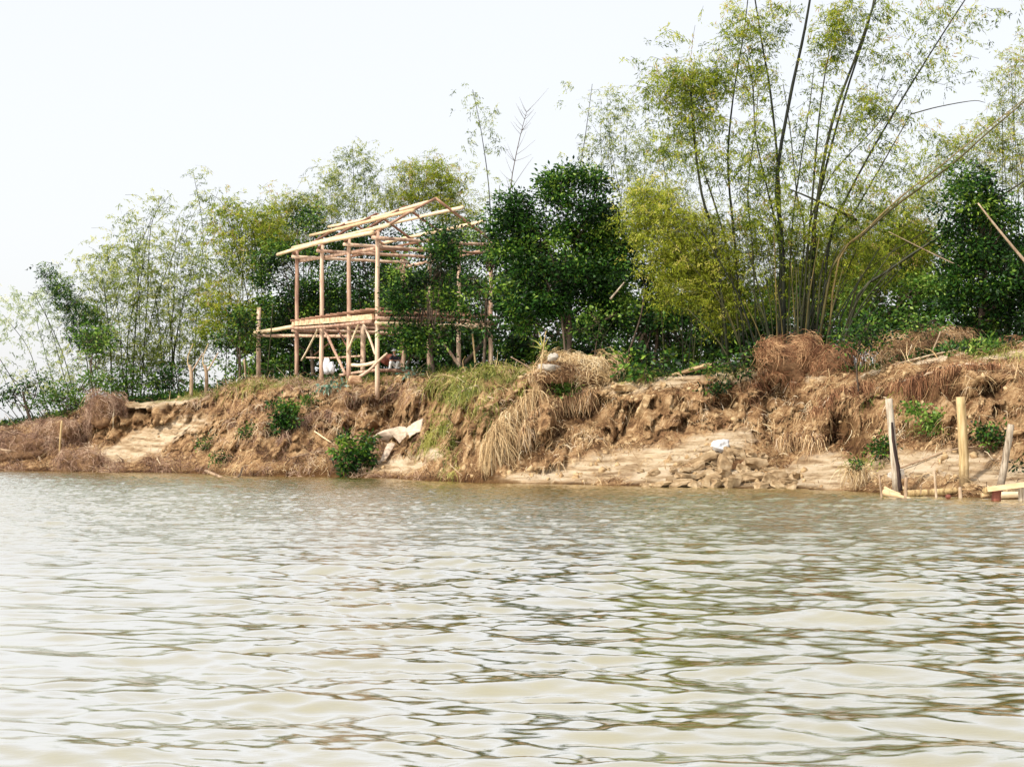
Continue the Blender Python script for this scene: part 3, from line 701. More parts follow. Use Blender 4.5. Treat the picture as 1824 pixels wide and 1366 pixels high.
for (x, lab) in ((340, 'pale leaning stump trunk, left of a forked pair on the cliff top'), (367, 'pale trunk stub forking into a V on the cliff top')):
    D = 90; b_ = base_point(x, D); t = thing('cut_trunk', b_, lab, 'trunk')
    tubes('trunk', [(spline([b_, P(x + 1, 670, D), P(x - 2, 650, D)], 8), .11, .08)], M['bark_pale'], t, 8, .2)
    tubes('limb', [(spline([P(x, 665, D), P(x + 12, 645, D), P(x + 22, 628, D)], 6), .05, .03)], M['bark_pale'], t, 6, .2)
    tubes('limb', [(spline([P(x, 665, D), P(x - 6, 640, D), P(x + 4, 612, D)], 6), .04, .02)], M['yellow_log'], t, 6, .2)
lone('pale_stake', [P(438, 690, 90), P(437, 665, 90), P(435, 640, 90)], .06, .05, 'bark_pale', 'pale upright stake in the grass left of the porch post', 'stake')

for (x, bl, lab) in ((235, [(215, 690, 30, 16), (250, 688, 30, 18), (235, 668, 30, 18, .8), (190, 695, 25, 14)], 'low green bush under the olive bamboo behind the grassy cliff edge'), (315, [(290, 680, 28, 18), (325, 682, 26, 18), (310, 660, 30, 16, .7)], 'low dark bush between the two pale trunks and the left bamboo'), (405, [(385, 678, 22, 16), (415, 672, 26, 20), (440, 665, 20, 22), (400, 650, 24, 14, .8)], 'low bush left of the porch post among the trunks'),
                     (470, [(455, 660, 20, 18), (485, 655, 24, 20), (515, 655, 24, 18)], 'low bush behind the porch of the house frame')):
    broad_tree(x, 95, bl, lab, 'shrub', mat='leaf_mid' if x in (235, 405) else 'leaf_dark', name='shrub', trunk_r=.05, k=2.0, L=.24)
# --- behind the house
bamboo(615, 101, [[(640, 640), (640, 500), (632, 380), (628, 260)], [(615, 640), (600, 500), (585, 330)], [(650, 640), (655, 450), (648, 300)]],
       [(590, 310, 28, 18, .9), (630, 280, 28, 28, .8), (655, 310, 22, 35, .8), (610, 340, 45, 30, .8), (640, 370, 50, 30, .7), (580, 375, 35, 25, .6)], 'slender grey-green tree-like bamboo rising behind the roof frame', mat='bamboo_grey', group=GB, auto=4, k=1.6, L=.2)
bamboo(760, 103, [[(790, 640), (775, 480), (745, 380), (715, 310)], [(800, 640), (800, 450), (785, 330)]],
       [(725, 300, 28, 18, .8), (770, 305, 40, 25, 1.1), (740, 340, 50, 30, 1), (800, 330, 30, 30, 1.1), (700, 355, 40, 25, .8), (790, 370, 50, 30, 1), (830, 400, 35, 40, .9)], 'yellow-green bamboo crown showing above the roof ridge', mat='bamboo_leaf', group=GB, auto=5, k=1.7, L=.2)
bamboo(520, 100, [[(500, 640), (505, 500), (515, 360)], [(540, 640), (545, 480), (530, 350)]],
       [(500, 365, 35, 18, .8), (540, 355, 38, 20, .9), (570, 390, 40, 22, .8), (490, 400, 40, 30, 1.0), (520, 430, 40, 35, 1), (470, 440, 35, 35, .9)], 'olive bamboo crown above the left end of the roof frame', mat='bamboo_leaf', group=GB, auto=5, k=1.7, L=.2)
bamboo(868, 95, [[(878, 640), (876, 500), (872, 350), (858, 240), (842, 160)], [(880, 640), (885, 450), (890, 330)]],
       [(845, 180, 18, 22, .4), (862, 215, 22, 28, .5), (880, 255, 14, 18, .45), (820, 160, 30, 16, .12), (835, 250, 25, 30, .12), (880, 340, 30, 40, .2)], 'single tall feathery bamboo stem standing against the sky right of the roof ridge', mat='bamboo_grey', r=.04, k=1.3, L=.2)
def bare_tree(px, D, label, lines):
    b_ = base_point(px, D); t = thing('bare_tree', b_, label, 'tree')
    paths = []
    for l, r in lines: paths.append((spline([P(x, y, D) for x, y in l], 10), r, r * .3))
    for l, r in lines[:1]:
        pts = spline([P(x, y, D) for x, y in l], 30)
        for k in range(26):
            p = pts[int(rng.integers(14, 30))]; s = rng.choice([-1, 1])
            d_ = np.array([s * rng.uniform(.3, 1), rng.normal() * .3, rng.uniform(.4, 1.2)]) * rng.uniform(.5, 1.3)
            paths.append((spline([p, p + d_ * .5 + [0, 0, -.05], p + d_], 5), .012, .004))
    tubes('trunk', paths, M['bark'], t, 5)
bare_tree(905, 95, 'thin leafless tree against the sky left of the dark round tree', [([(900, 640), (902, 450), (910, 330), (925, 250), (938, 200)], .045), ([(915, 330), (935, 300), (950, 280)], .015)])
# dark trees wrapping the house
broad_tree(560, 95, [(530, 400, 28, 18), (560, 385, 25, 15, .8), (500, 450, 35, 30), (540, 440, 40, 30), (590, 440, 45, 35), (480, 480, 35, 30), (520, 520, 45, 40), (570, 500, 45, 45), (500, 590, 45, 45), (560, 590, 50, 50), (600, 620, 40, 30)],
           'dark green tree filling the left bays behind the house frame', k=3.0)
broad_tree(660, 95, [(640, 430, 45, 25, .9), (690, 420, 40, 25, .9), (640, 490, 45, 40), (690, 480, 45, 45), (650, 560, 50, 45), (700, 550, 45, 50), (640, 620, 50, 35), (710, 620, 50, 35)],
           'dark green tree behind the corner post and middle bays of the house frame', k=3.0)
broad_tree(810, 93, [(740, 440, 35, 30, .7), (800, 440, 50, 30, .7), (850, 450, 40, 40, .9), (760, 520, 50, 50), (830, 520, 50, 50), (780, 600, 50, 45), (860, 600, 50, 45)], 'dark tree behind the right posts of the house frame', k=2.8)
# trees before the house right half
broad_tree(775, 76.8, [(790, 415, 30, 18), (770, 440, 30, 22), (812, 445, 26, 22), (795, 470, 40, 22, .9), (720, 500, 32, 20), (760, 490, 30, 22, .9), (700, 520, 22, 14, .9), (735, 535, 40, 28), (780, 545, 30, 32), (700, 560, 18, 14), (760, 590, 55, 26), (715, 600, 32, 18, .9), (805, 575, 14, 24, .9), (770, 620, 45, 14, .7)],
           'glossy dark green tree standing in front of the right half of the house frame', k=4.2, L=.19, trunk_r=.09)
broad_tree(860, 76.0, [(850, 500, 30, 24, .9), (845, 545, 28, 24, .9), (880, 470, 24, 26), (890, 430, 20, 30), (862, 395, 12, 14), (870, 590, 22, 22, .7)], 'narrow dark tree leaning between the house and the great dark round tree', k=3.2, trunk_r=.08)
# the great dark tree
broad_tree(1010, 75.0, [(1015, 315, 28, 24), (1045, 330, 35, 22), (985, 350, 40, 28), (1035, 370, 50, 32), (930, 355, 30, 18), (910, 395, 40, 30), (960, 400, 50, 35), (1020, 420, 60, 38), (1075, 400, 35, 35), (1090, 440, 45, 40), (910, 450, 40, 38), (960, 470, 55, 40), (1030, 490, 60, 42), (1090, 500, 48, 42), (930, 520, 45, 38), (990, 550, 55, 35), (1060, 560, 55, 35), (1110, 550, 30, 40), (920, 580, 28, 28, .8)],
           'great dark round broadleaf tree right of the house frame', k=6.2, L=.21, trunk_r=.14, per=24)
broad_tree(1060, 73.8, [(1055, 575, 22, 18), (1040, 590, 14, 10), (1075, 595, 14, 14, .8), (1100, 560, 18, 14, .6)], 'small bright green sapling before the foot of the great dark tree', mat='leaf_mid', trunk_r=.04, k=2.2, L=.18)
lone('thin_sapling', [P(1112, 645, 73), P(1128, 605, 73), P(1142, 560, 73), P(1148, 520, 73)], .05, .03, 'bark', 'thin leaning stem before the black gap right of the great dark tree', 'sapling')
lone('slender_trunk', [P(1008, 640, 74.4), P(1003, 590, 74.4), P(998, 550, 74.8)], .055, .04, 'bark', 'slender trunk under the great dark tree', 'trunk')
lone('white_dead_limb', [P(1087, 533, 72.4), P(1098, 520, 72.3), P(1112, 503, 72.2)], .05, .03, 'grey_log', 'short white dead limb caught in the great dark tree', 'branch')
# backing darkness
broad_tree(960, 88, [(900, 500, 60, 50), (960, 540, 60, 60), (900, 600, 60, 45), (980, 620, 70, 35), (1040, 600, 60, 50)], 'dark tree deep behind the great round tree', k=2.6, L=.24)
broad_tree(1150, 84, [(1130, 470, 45, 50), (1180, 480, 50, 50), (1120, 560, 50, 50), (1180, 580, 60, 50), (1240, 570, 50, 50), (1130, 630, 60, 30), (1210, 640, 60, 30)], 'black-green tree behind the yellow bamboo shrub', k=2.8, L=.24)
broad_tree(1330, 86, [(1270, 600, 60, 50), (1340, 560, 60, 45), (1340, 610, 60, 40), (1400, 580, 60, 55), (1460, 590, 50, 50)], 'dark undergrowth tree behind the base of the tall bamboo clump', k=2.6, L=.24)
broad_tree(1560, 82, [(1520, 560, 50, 50), (1570, 530, 50, 50), (1620, 560, 50, 50), (1580, 600, 60, 30), (1640, 500, 50, 50)], 'dark tree behind the fallen culms right of the tall bamboo clump', k=2.6, L=.24, mat='leaf_mid')
broad_tree(1750, 70.0, [(1730, 310, 28, 22, .9), (1705, 340, 30, 25), (1750, 345, 40, 28), (1720, 390, 55, 35), (1780, 400, 40, 35), (1740, 440, 55, 35), (1800, 440, 40, 40), (1700, 470, 45, 30), (1760, 500, 55, 38), (1820, 500, 40, 40), (1720, 540, 45, 35), (1790, 560, 55, 35), (1760, 590, 60, 22)],
           'dark dense tree at the right edge behind the arching culms', k=5.0, L=.2)
def backing(px, D, bl, label, mat='leaf_dark'): return broad_tree(px, D, bl, label, k=4.6, L=.36, per=20, mat=mat, trunk_r=.16)
backing(540, 106, [(470, 560, 45, 40), (530, 560, 50, 60), (500, 620, 60, 30), (590, 560, 50, 60), (560, 640, 70, 25), (450, 620, 40, 35), (480, 665, 50, 16), (560, 668, 60, 14), (620, 668, 50, 14)], 'shaded tree deep behind the left bays of the house')
backing(720, 104, [(660, 540, 55, 60), (730, 520, 55, 60), (800, 520, 55, 60), (680, 620, 60, 40), (760, 620, 60, 40), (850, 600, 55, 55), (680, 662, 60, 14), (780, 660, 60, 14), (860, 655, 60, 16)], 'shaded tree deep behind the right bays of the house')
backing(1010, 98, [(900, 520, 60, 60), (980, 470, 60, 60), (1060, 480, 60, 60), (940, 620, 70, 35), (1030, 610, 70, 40), (1110, 600, 60, 50), (930, 655, 60, 14), (1120, 655, 60, 16)], 'shaded tree deep behind the straw heap')
backing(1230, 94, [(1150, 540, 60, 60), (1220, 520, 60, 70), (1290, 540, 60, 60), (1180, 630, 70, 35), (1260, 625, 70, 35), (1340, 600, 60, 50)], 'shaded tree deep behind the yellow bamboo')
backing(1450, 92, [(1390, 530, 60, 50), (1450, 520, 60, 60), (1510, 520, 60, 60), (1400, 600, 70, 35), (1480, 600, 70, 35), (1550, 590, 60, 35)], 'shaded tree deep behind the tallest bamboo clump')
backing(1640, 90, [(1580, 470, 60, 50, .9), (1640, 460, 60, 50), (1600, 550, 70, 50), (1680, 540, 70, 50), (1640, 600, 80, 30)], 'leafy green tree deep behind the broad rounded heap')
backing(1800, 84, [(1740, 460, 60, 50), (1810, 440, 60, 60), (1760, 550, 70, 50), (1840, 540, 70, 60), (1790, 600, 80, 30)], 'shaded tree deep behind the dark tree at the right edge')
# --- pale bamboo in the sky between
bamboo(1090, 90, [[(1010, 640), (1015, 420), (1040, 260), (1055, 150)], [(1120, 640), (1110, 400), (1085, 250)], [(1180, 640), (1190, 400), (1175, 230)]],
       [(1010, 150, 22, 10, .3), (1000, 180, 14, 5, .3), (1085, 170, 30, 16, .5), (1110, 190, 40, 25, .45), (1090, 220, 45, 28, .6), (1070, 265, 45, 28, .6), (1130, 260, 40, 35, .6), (1050, 300, 40, 22, .4), (1170, 270, 40, 40, .6), (1210, 290, 40, 40, .6), (1130, 310, 40, 30, .7), (1160, 330, 45, 25, .7)],
       'hazy grey-green bamboo filling the sky gap left of the tall clump', mat='bamboo_grey', group=GB, auto=6, k=1.4, L=.2)
bamboo(1800, 82, [[(1810, 640), (1815, 400), (1805, 200), (1800, 110)], [(1790, 640), (1795, 400), (1785, 240)], [(1830, 600), (1824, 350), (1812, 250)], [(1760, 620), (1765, 400), (1745, 300)]],
       [(1800, 110, 22, 25, .6), (1785, 150, 32, 28, .5), (1810, 190, 30, 30, .6), (1770, 230, 35, 30, .7), (1740, 260, 35, 25, .9), (1700, 260, 35, 25, .7), (1800, 260, 35, 35, .8), (1820, 310, 30, 40, .8), (1770, 300, 30, 25, .8), (1680, 300, 35, 30, .7), (1640, 320, 35, 28, .6), (1830, 80, 20, 30, .5), (1860, 180, 40, 80, .6)],
       'pale yellow-green bamboo clump at the upper right edge', mat='bamboo_leaf', group=GB, auto=5, bw=30, k=1.4, L=.18)
bamboo(1530, 84, [], [(1500, 400, 50, 30, .7), (1560, 380, 50, 30, .6), (1620, 390, 50, 35, .9), (1580, 430, 60, 35, 1), (1520, 450, 60, 35, 1), (1640, 450, 45, 40, 1.1), (1570, 480, 60, 35, 1.1), (1650, 350, 35, 20, .8)],
       'low yellow-green bamboo thicket seen through the fallen culms', mat='bamboo_leaf', group=GB, auto=10, bw=60, k=1.9, L=.18)

# --- the tall bamboo clump
TC = [
 dict(p=[(1396, 600), (1394, 439), (1383, 325), (1407, 176), (1430, 70), (1446, -20), (1460, -120)], r=.085),
 dict(p=[(1438, 600), (1442, 483), (1464, 307), (1486, 206), (1526, 97), (1565, -15), (1600, -110)], r=.075),
 dict(p=[(1446, 600), (1450, 450), (1460, 347), (1504, 176), (1545, 50), (1560, -20)], r=.06),
 dict(p=[(1455, 600), (1477, 430), (1504, 360), (1556, 263), (1613, 167), (1662, 88), (1719, 0), (1760, -60)], r=.05),
 dict(p=[(1450, 600), (1468, 457), (1520, 380), (1578, 281), (1622, 204)], r=.045),
 dict(p=[(1622, 204), (1670, 191), (1732, 180), (1755, 183)], r=.025),
 dict(p=[(1392, 600), (1390, 400), (1383, 263), (1370, 149), (1359, 88), (1345, 0), (1335, -60)], r=.055),
 dict(p=[(1300, 610), (1275, 440), (1251, 351), (1238, 259), (1231, 176), (1235, 130)], r=.06),
 dict(p=[(1325, 610), (1300, 470), (1280, 387), (1255, 310), (1240, 263), (1236, 200)], r=.045),
 dict(p=[(1330, 610), (1306, 404), (1299, 334), (1297, 263), (1308, 158), (1324, 66), (1332, 0)], r=.05),
 dict(p=[(1385, 600), (1390, 480), (1385, 417), (1365, 329), (1346, 242), (1341, 154), (1330, 100)], r=.045),
 dict(p=[(1452, 600), (1482, 474), (1539, 417), (1592, 369), (1653, 325), (1710, 281), (1763, 233), (1824, 182), (1900, 110)], r=.055, mat='culm_brown', dD=-1.2),
 dict(p=[(1470, 600), (1492, 470), (1545, 408), (1600, 355), (1660, 308), (1730, 252), (1830, 172)], r=.04, mat='culm_brown', dD=-1.6),
 dict(p=[(1500, 600), (1526, 532), (1587, 479), (1666, 426), (1732, 382), (1824, 323), (1900, 270)], r=.065, dD=-1.4),
 dict(p=[(1490, 600), (1526, 510), (1565, 466), (1653, 409)], r=.045),
 dict(p=[(1420, 600), (1447, 351), (1458, 220), (1470, 130), (1482, 70)], r=.045),
 dict(p=[(1430, 600), (1440, 420), (1469, 334), (1499, 290), (1565, 220), (1600, 160)], r=.035),
 dict(p=[(1400, 600), (1410, 420), (1425, 299), (1442, 189), (1450, 120)], r=.035),
 dict(p=[(1410, 600), (1433, 430), (1420, 351), (1407, 228), (1395, 150)], r=.035),
 dict(p=[(1350, 600), (1340, 440), (1332, 340), (1345, 230), (1350, 170)], r=.035),
 dict(p=[(1526, 392), (1451, 356), (1398, 334)], r=.055, dD=-.6),
 dict(p=[(1800, 520), (1737, 488), (1653, 448), (1583, 413)], r=.035, dD=-2.0, mat='bark_pale'),
]
TB = [(1230, 130, 50, 26, 1.1), (1200, 165, 40, 35, 1.3), (1245, 160, 45, 35, 1.5), (1280, 130, 32, 25, 1.3), (1225, 215, 30, 30, 1.0), (1260, 215, 28, 25, 1.1), (1150, 110, 30, 14, .3), (1195, 60, 25, 14, .5), (1160, 160, 22, 35, .5),
      (1320, 30, 38, 28, .8), (1305, 80, 30, 35, .6), (1360, 60, 30, 40, .7), (1385, 20, 30, 25, .7), (1345, 110, 30, 35, .7), (1330, 160, 32, 35, .55), (1370, 150, 25, 30, .4),
      (1490, 30, 32, 28, 1.3), (1482, 70, 36, 26, 1.4), (1480, 110, 20, 18, .8), (1540, 30, 40, 30, .5), (1600, 20, 50, 30, .35), (1670, 20, 50, 30, .35), (1720, 40, 45, 35, .3), (1650, 80, 40, 30, .3), (1780, 15, 40, 18, .2), (1560, 90, 35, 35, .45), (1610, 130, 45, 45, .28), (1690, 110, 40, 35, .25),
      (1540, 185, 32, 28, 1.2), (1510, 215, 28, 22, .7), (1590, 200, 30, 26, .6), (1560, 240, 45, 35, .35), (1460, 160, 40, 45, .3), (1420, 240, 50, 50, .3), (1350, 240, 40, 50, .5), (1480, 280, 50, 45, .35), (1300, 260, 40, 40, .4), (1270, 300, 40, 35, .45), (1340, 310, 45, 35, .7), (1370, 290, 22, 25, .9), (1400, 330, 50, 40, .45), (1430, 290, 22, 18, .7), (1500, 330, 45, 35, .5), (1550, 320, 45, 40, .45), (1600, 290, 45, 40, .4), (1660, 240, 40, 40, .25),
      (1230, 270, 45, 30, .6), (1190, 240, 35, 40, .35), (1320, 380, 45, 35, .8), (1380, 390, 50, 35, .8), (1440, 390, 50, 35, .7), (1500, 390, 45, 30, .7), (1560, 370, 45, 30, .6)]
TB2 = [(1340, 430, 55, 35, 1.1), (1410, 440, 55, 35, 1), (1470, 440, 50, 35, .9), (1530, 440, 45, 35, .8), (1300, 480, 40, 35, 1.1), (1360, 490, 55, 35, .8), (1430, 490, 55, 35, .5), (1500, 490, 50, 35, .6), (1330, 540, 45, 30, .9), (1390, 540, 45, 30, .3), (1460, 545, 45, 28, .25), (1570, 480, 40, 30, .7)]
for c_ in TC:
    c_['r'] = c_['r'] * 1.2
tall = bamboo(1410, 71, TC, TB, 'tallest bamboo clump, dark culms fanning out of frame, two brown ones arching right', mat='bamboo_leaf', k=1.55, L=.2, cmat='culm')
spray_leaves('lower_foliage', TB2, 72.0, M['bamboo_leaf'], tall, 1.5, .17)
for i in range(56):
    bx = 1405 + rng.normal() * 44; D_ = 70.4 + rng.normal() * .9; g = base_point(bx, D_)
    a = (bx - 1405) / 60 + rng.normal() * .25; h = rng.uniform(2.5, 6.5)
    tubes('culm', [(spline([g, g + np.array([a * h * .15, 0, h * .5]), g + np.array([a * h * .45, rng.normal() * .3, h])], 9), rng.uniform(.025, .05), .015)], M['culm' if rng.random() < .88 else 'culm_brown'], tall, 6, .12)
# yellow shrub of bamboo
bamboo(1230, 71.5, [[(1290, 610), (1280, 520), (1240, 430), (1190, 370)], [(1290, 610), (1270, 500), (1200, 420)], [(1300, 610), (1280, 480), (1230, 390)]],
       [(1140, 345, 35, 22, .9), (1180, 350, 40, 25, 1.1), (1150, 385, 45, 28, 1.2), (1200, 390, 50, 30, 1.2), (1245, 400, 40, 28, 1.1), (1180, 430, 45, 32, 1.2), (1230, 440, 50, 32, 1.2), (1280, 440, 35, 35, 1), (1200, 480, 45, 32, 1.1), (1260, 490, 45, 32, 1), (1230, 525, 45, 25, .8), (1290, 540, 30, 35, .8), (1180, 520, 22, 22, .6), (1270, 570, 30, 25, .5)],
       'bushy bright yellow-green bamboo hanging between the great dark tree and the tall clump', mat='bamboo_yellow', auto=8, bw=20, k=2.2, L=.16)
lone('dead_leaning_trunk', [P(1838, 480, 66), P(1800, 435, 66), P(1765, 392, 66), P(1742, 362, 66)], .065, .03, 'bark_pale', 'bare brownish trunk leaning left across the dark tree at the right edge', 'trunk')
# --- shrubs on the bank top
broad_tree(1160, 69.5, [(1150, 640, 32, 14), (1120, 650, 22, 12), (1185, 648, 25, 14), (1150, 660, 45, 9)], 'low dark bush with long leaves in the gap right of the straw heap', 'shrub', name='shrub', trunk_r=.03, k=2.6, L=.28)
broad_tree(1340, 67.5, [(1335, 635, 22, 14), (1330, 655, 22, 9), (1350, 615, 14, 10, .8), (1268, 650, 22, 10, .8), (1290, 645, 20, 9, .8)], 'dark green bush left of the reddish cut mound', 'shrub', name='shrub', trunk_r=.03, k=2.8, L=.22)
broad_tree(1530, 62.5, [(1520, 590, 30, 14), (1555, 585, 28, 16), (1535, 608, 34, 11), (1500, 600, 18, 9, .8), (1575, 600, 16, 9, .8)], 'rounded dark shrub between the two brown mounds on the right', 'shrub', name='shrub', trunk_r=.04, k=3.0, L=.17)
broad_tree(1640, 63, [(1620, 575, 45, 14, .9), (1680, 578, 35, 12, .8)], 'tangled olive bush on top of the right brown mound', 'shrub', name='shrub', mat='leaf_mid', trunk_r=.03, k=2, L=.17)
def shrub_on_bank(px, py, bl, label, mat='leaf_dark', k=3.0, L=.2, name='shrub'):
    bl = [(q[0], q[1], q[2] * 1.2, q[3] * 1.2, (q[4] if len(q) > 4 else 1) * 1.3) for q in bl]
    g = on_bank(px, py); t = thing(name, g, label, 'shrub')
    D = g[1] - .45
    fo, C = broad_leaves('foliage', bl, D, M[mat], t, k, L, .16, 20)
    paths = []
    for c in C[::2]: paths.append((spline([g + rng.normal(size=3) * .05, (g + c) / 2 + rng.normal(size=3) * .05, c], 4), .018, .006))
    tubes('stem', paths, M['bark'], t, 5)
    return t
shrub_on_bank(508, 770, [(500, 725, 14, 12), (518, 735, 14, 14), (500, 748, 14, 14), (515, 750, 16, 12), (495, 768, 8, 8)], 'dark round shrub on the slope below the left posts of the house')
shrub_on_bank(632, 838, [(612, 778, 10, 12), (635, 795, 26, 14), (655, 790, 14, 14), (640, 815, 28, 15), (620, 828, 14, 10), (610, 800, 12, 14, .8)], 'dark leafy shrub at the waterline below the house', L=.24)
shrub_on_bank(645, 690, [(575, 690, 12, 5, .8), (598, 686, 9, 4, .8)], 'pale blue-green leaves lying on the bank edge below the second post', mat='bluegreen', L=.25, name='fallen_leaves')
shrub_on_bank(730, 672, [(727, 668, 10, 5), (738, 670, 8, 4)], 'blue-green leaf tuft at the bank edge right of the bench', mat='bluegreen', L=.22, name='fallen_leaves')
shrub_on_bank(1280, 700, [(1275, 692, 16, 7), (1285, 684, 10, 7)], 'small dark bush hanging on the cliff edge left of the centre right boulders', L=.17)
shrub_on_bank(1655, 745, [(1640, 730, 22, 12, .8), (1660, 748, 20, 12), (1690, 745, 20, 12, .8), (1670, 765, 18, 10, .8)], 'dark bush on the slope between the charred post and the yellow post', mat='leaf_mid', L=.17)
shrub_on_bank(1760, 780, [(1750, 770, 18, 10), (1775, 765, 16, 10), (1765, 788, 18, 8, .7)], 'dark bush on the slope between the yellow post and the grey leaning post', L=.17)
shrub_on_bank(1575, 815, [(1570, 795, 12, 10), (1565, 808, 12, 8), (1580, 802, 10, 12)], 'small dark bush just left of the charred post', L=.16)
shrub_on_bank(1815, 835, [(1818, 828, 10, 8)], 'small dark bush at the right edge behind the grey leaning post', L=.16)
shrub_on_bank(1000, 705, [(1000, 690, 16, 8, .7), (1020, 700, 14, 8, .7), (985, 700, 12, 7, .6)], 'low green creeper on the bank beneath the straw heap', mat='leaf_mid', L=.16)
shrub_on_bank(1450, 640, [(1440, 636, 10, 8, .8), (1465, 632, 14, 8, .8), (1455, 650, 12, 5, .7)], 'small banana-like leafy plant before the reddish cut mound', mat='leaf_mid', L=.22)
shrub_on_bank(1735, 632, [(1700, 622, 10, 6, .8), (1740, 615, 16, 6, .8), (1780, 618, 12, 6, .8), (1725, 628, 12, 4, .7)], 'scattered green seedlings on the bank top above the yellow post', mat='leaf_mid', L=.2)
shrub_on_bank(730, 745, [(470, 760, 10, 7, .6), (440, 770, 12, 8, .7), (400, 800, 12, 8, .6), (365, 790, 8, 6, .6)], 'scattered small green plants on the brown slope left of the round shrub', mat='leaf_dark', L=.16) if False else None
for (x, y, lab) in ((440, 765, 'small green plant on the brown slope left of the dark round shrub'), (365, 792, 'small green plant right of the pale sand slip'), (395, 815, 'low green plant near the waterline right of the sand slip'), (545, 712, 'small grey-green plant under the left posts of the house')):
    shrub_on_bank(x, y + 8, [(x, y, 12, 7, .8), (x + 10, y - 6, 8, 5, .7)], lab, mat='leaf_mid' if x == 545 else 'leaf_dark', L=.15)

# ================================================================== STRANDS ON THE BANK
def ribbons(Pt, Dv, L, sag, lift, w, T, seg=3):
    """Pt roots, Dv unit directions, returns ribbon geometry"""
    n = len(Pt); s = np.linspace(0, 1, seg + 1)
    nrm_ = np.array([0.0, -.75, .65])
    pts = Pt[:, None, :] + Dv[:, None, :] * (L[:, None] * s)[..., None] + nrm_ * (L * lift)[:, None, None] * (4 * s * (1 - s))[None, :, None] + np.array([0, 0, -1.0]) * (L * sag)[:, None, None] * (s ** 2)[None, :, None]
    bendv = rng.normal(size=(n, 3)) * .12
    pts = pts + bendv[:, None, :] * (L[:, None] * np.sin(s * math.pi))[..., None]
    side = norm(np.cross(Dv, norm(np.array([0, -1, .3]) + rng.normal(size=(n, 3)) * .5)))
    ww = (w[:, None] * (1 - .7 * s))[..., None] * side[:, None, :] * .5
    a = pts + ww; b_ = pts - ww
    v = np.stack([a, b_], 2).reshape(n, -1, 3)
    k = 2 * (seg + 1); base = np.arange(n)[:, None] * k
    fs = np.concatenate([base + np.array([2 * i, 2 * i + 1, 2 * i + 3, 2 * i + 2]) for i in range(seg)])
    return v.reshape(-1, 3), fs, np.repeat(T, k)
NRM = None
def sample_bank(n, px0, px1, d0, d1):
    """random ground points and their image position"""
    px = rng.uniform(px0, px1, n); dd = rng.uniform(d0, d1, n)
    fi = np.interp(px, pxg, np.arange(npx)); fj = np.interp(dd, dn, np.arange(nd))
    i = np.clip(fi.astype(int), 0, npx - 2); j = np.clip(fj.astype(int), 0, nd - 2); a = (fi - i)[:, None]; b_ = (fj - j)[:, None]
    G = np.stack([XX, YY, Z], -1)
    p = (G[i, j] * (1 - a) + G[i + 1, j] * a) * (1 - b_) + (G[i, j + 1] * (1 - a) + G[i + 1, j + 1] * a) * b_
    return p, GX[i, j], GY[i, j], sandm[i, j], G[i, np.clip(j - 6, 0, nd - 1)] - p
def blob_w(x, y, bl):
    m_ = np.zeros(len(x))
    for (bx, by, rx, ry, *r_) in bl:
        q = ((x - bx) / rx) ** 2 + ((y - by) / ry) ** 2
        m_ = np.maximum(m_, np.clip(1.5 - q, 0, 1) * (r_[0] if r_ else 1))
    return m_
def strands(name, n, box, dens, mat, label, cat, L=(.25, .8), w=.024, sag=.35, lift=.15, wild=.7, sand_keep=.05):
    p, x, y, sd, down = sample_bank(n, *box)
    keep = rng.random(len(p)) < dens(x, y) * np.where(sd > .35, sand_keep, 1.0)
    p = p[keep]; down = norm(down[keep]); m_ = len(p)
    d_ = norm(down * .8 + rng.normal(size=(m_, 3)) * wild)
    cl = fbm(p[:, 0] * .9, p[:, 1] * .9, p[:, 2] * 1.6, 2) * .5
    T = np.clip(.5 + cl + rng.normal(size=m_) * .22, 0, 1)
    v, f, t = ribbons(p + np.array([0, 0, .01]), d_, rng.uniform(L[0], L[1], m_), sag, lift, rng.uniform(.6, 1.4, m_) * w, T)
    o = mesh_obj(name, v, f, M[mat], None, t)
    return tag(o, label, cat, kind='stuff')
BARE = [(270, 745, 110, 25, .8), (1180, 740, 80, 55, .6), (1250, 700, 60, 40, .5), (1330, 720, 50, 40, .3), (1720, 700, 90, 30, .5)]
noi = lambda x, y, s=30.0: np.clip(.38 + 1.7 * fbm(x / s, y / s * 1.6, 0, 2), 0.02, 1)
strands('dead_grass', 90000, (-250, 2050, .25, 11), lambda x, y: noi(x, y) * (1 - blob_w(x, y, BARE)), 'straw', 'tangled dead brown grass covering the river bank', 'dead grass', L=(.12, .6), w=.02)
strands('pale_dead_grass', 30000, (300, 2000, .3, 9), lambda x, y: noi(x + 900, y, 22.) * .8 * (1 - blob_w(x, y, BARE)), 'straw_pale', 'bleached straw-coloured stalks scattered over the bank', 'dead grass', L=(.2, .7), w=.018)
strands('dead_brush', 42000, (-250, 760, .0, 8), lambda x, y: noi(x, y + 300, 26.) * np.where(x < 200, 1.0, .75) * (1 - blob_w(x, y, [(270, 770, 110, 45)])), 'straw_purple', 'purplish brown dead brush on the left part of the bank', 'brush', L=(.15, .65), w=.022, sag=.25, lift=.3, wild=1.0)
strands('dry_roots', 24000, (1180, 2050, 2.5, 10), lambda x, y: noi(x, y + 800, 24.) * (1 - blob_w(x, y, BARE) * .5), 'straw_red', 'reddish dry roots and stalks on the right part of the bank', 'roots', L=(.12, .55), w=.018, wild=.8)
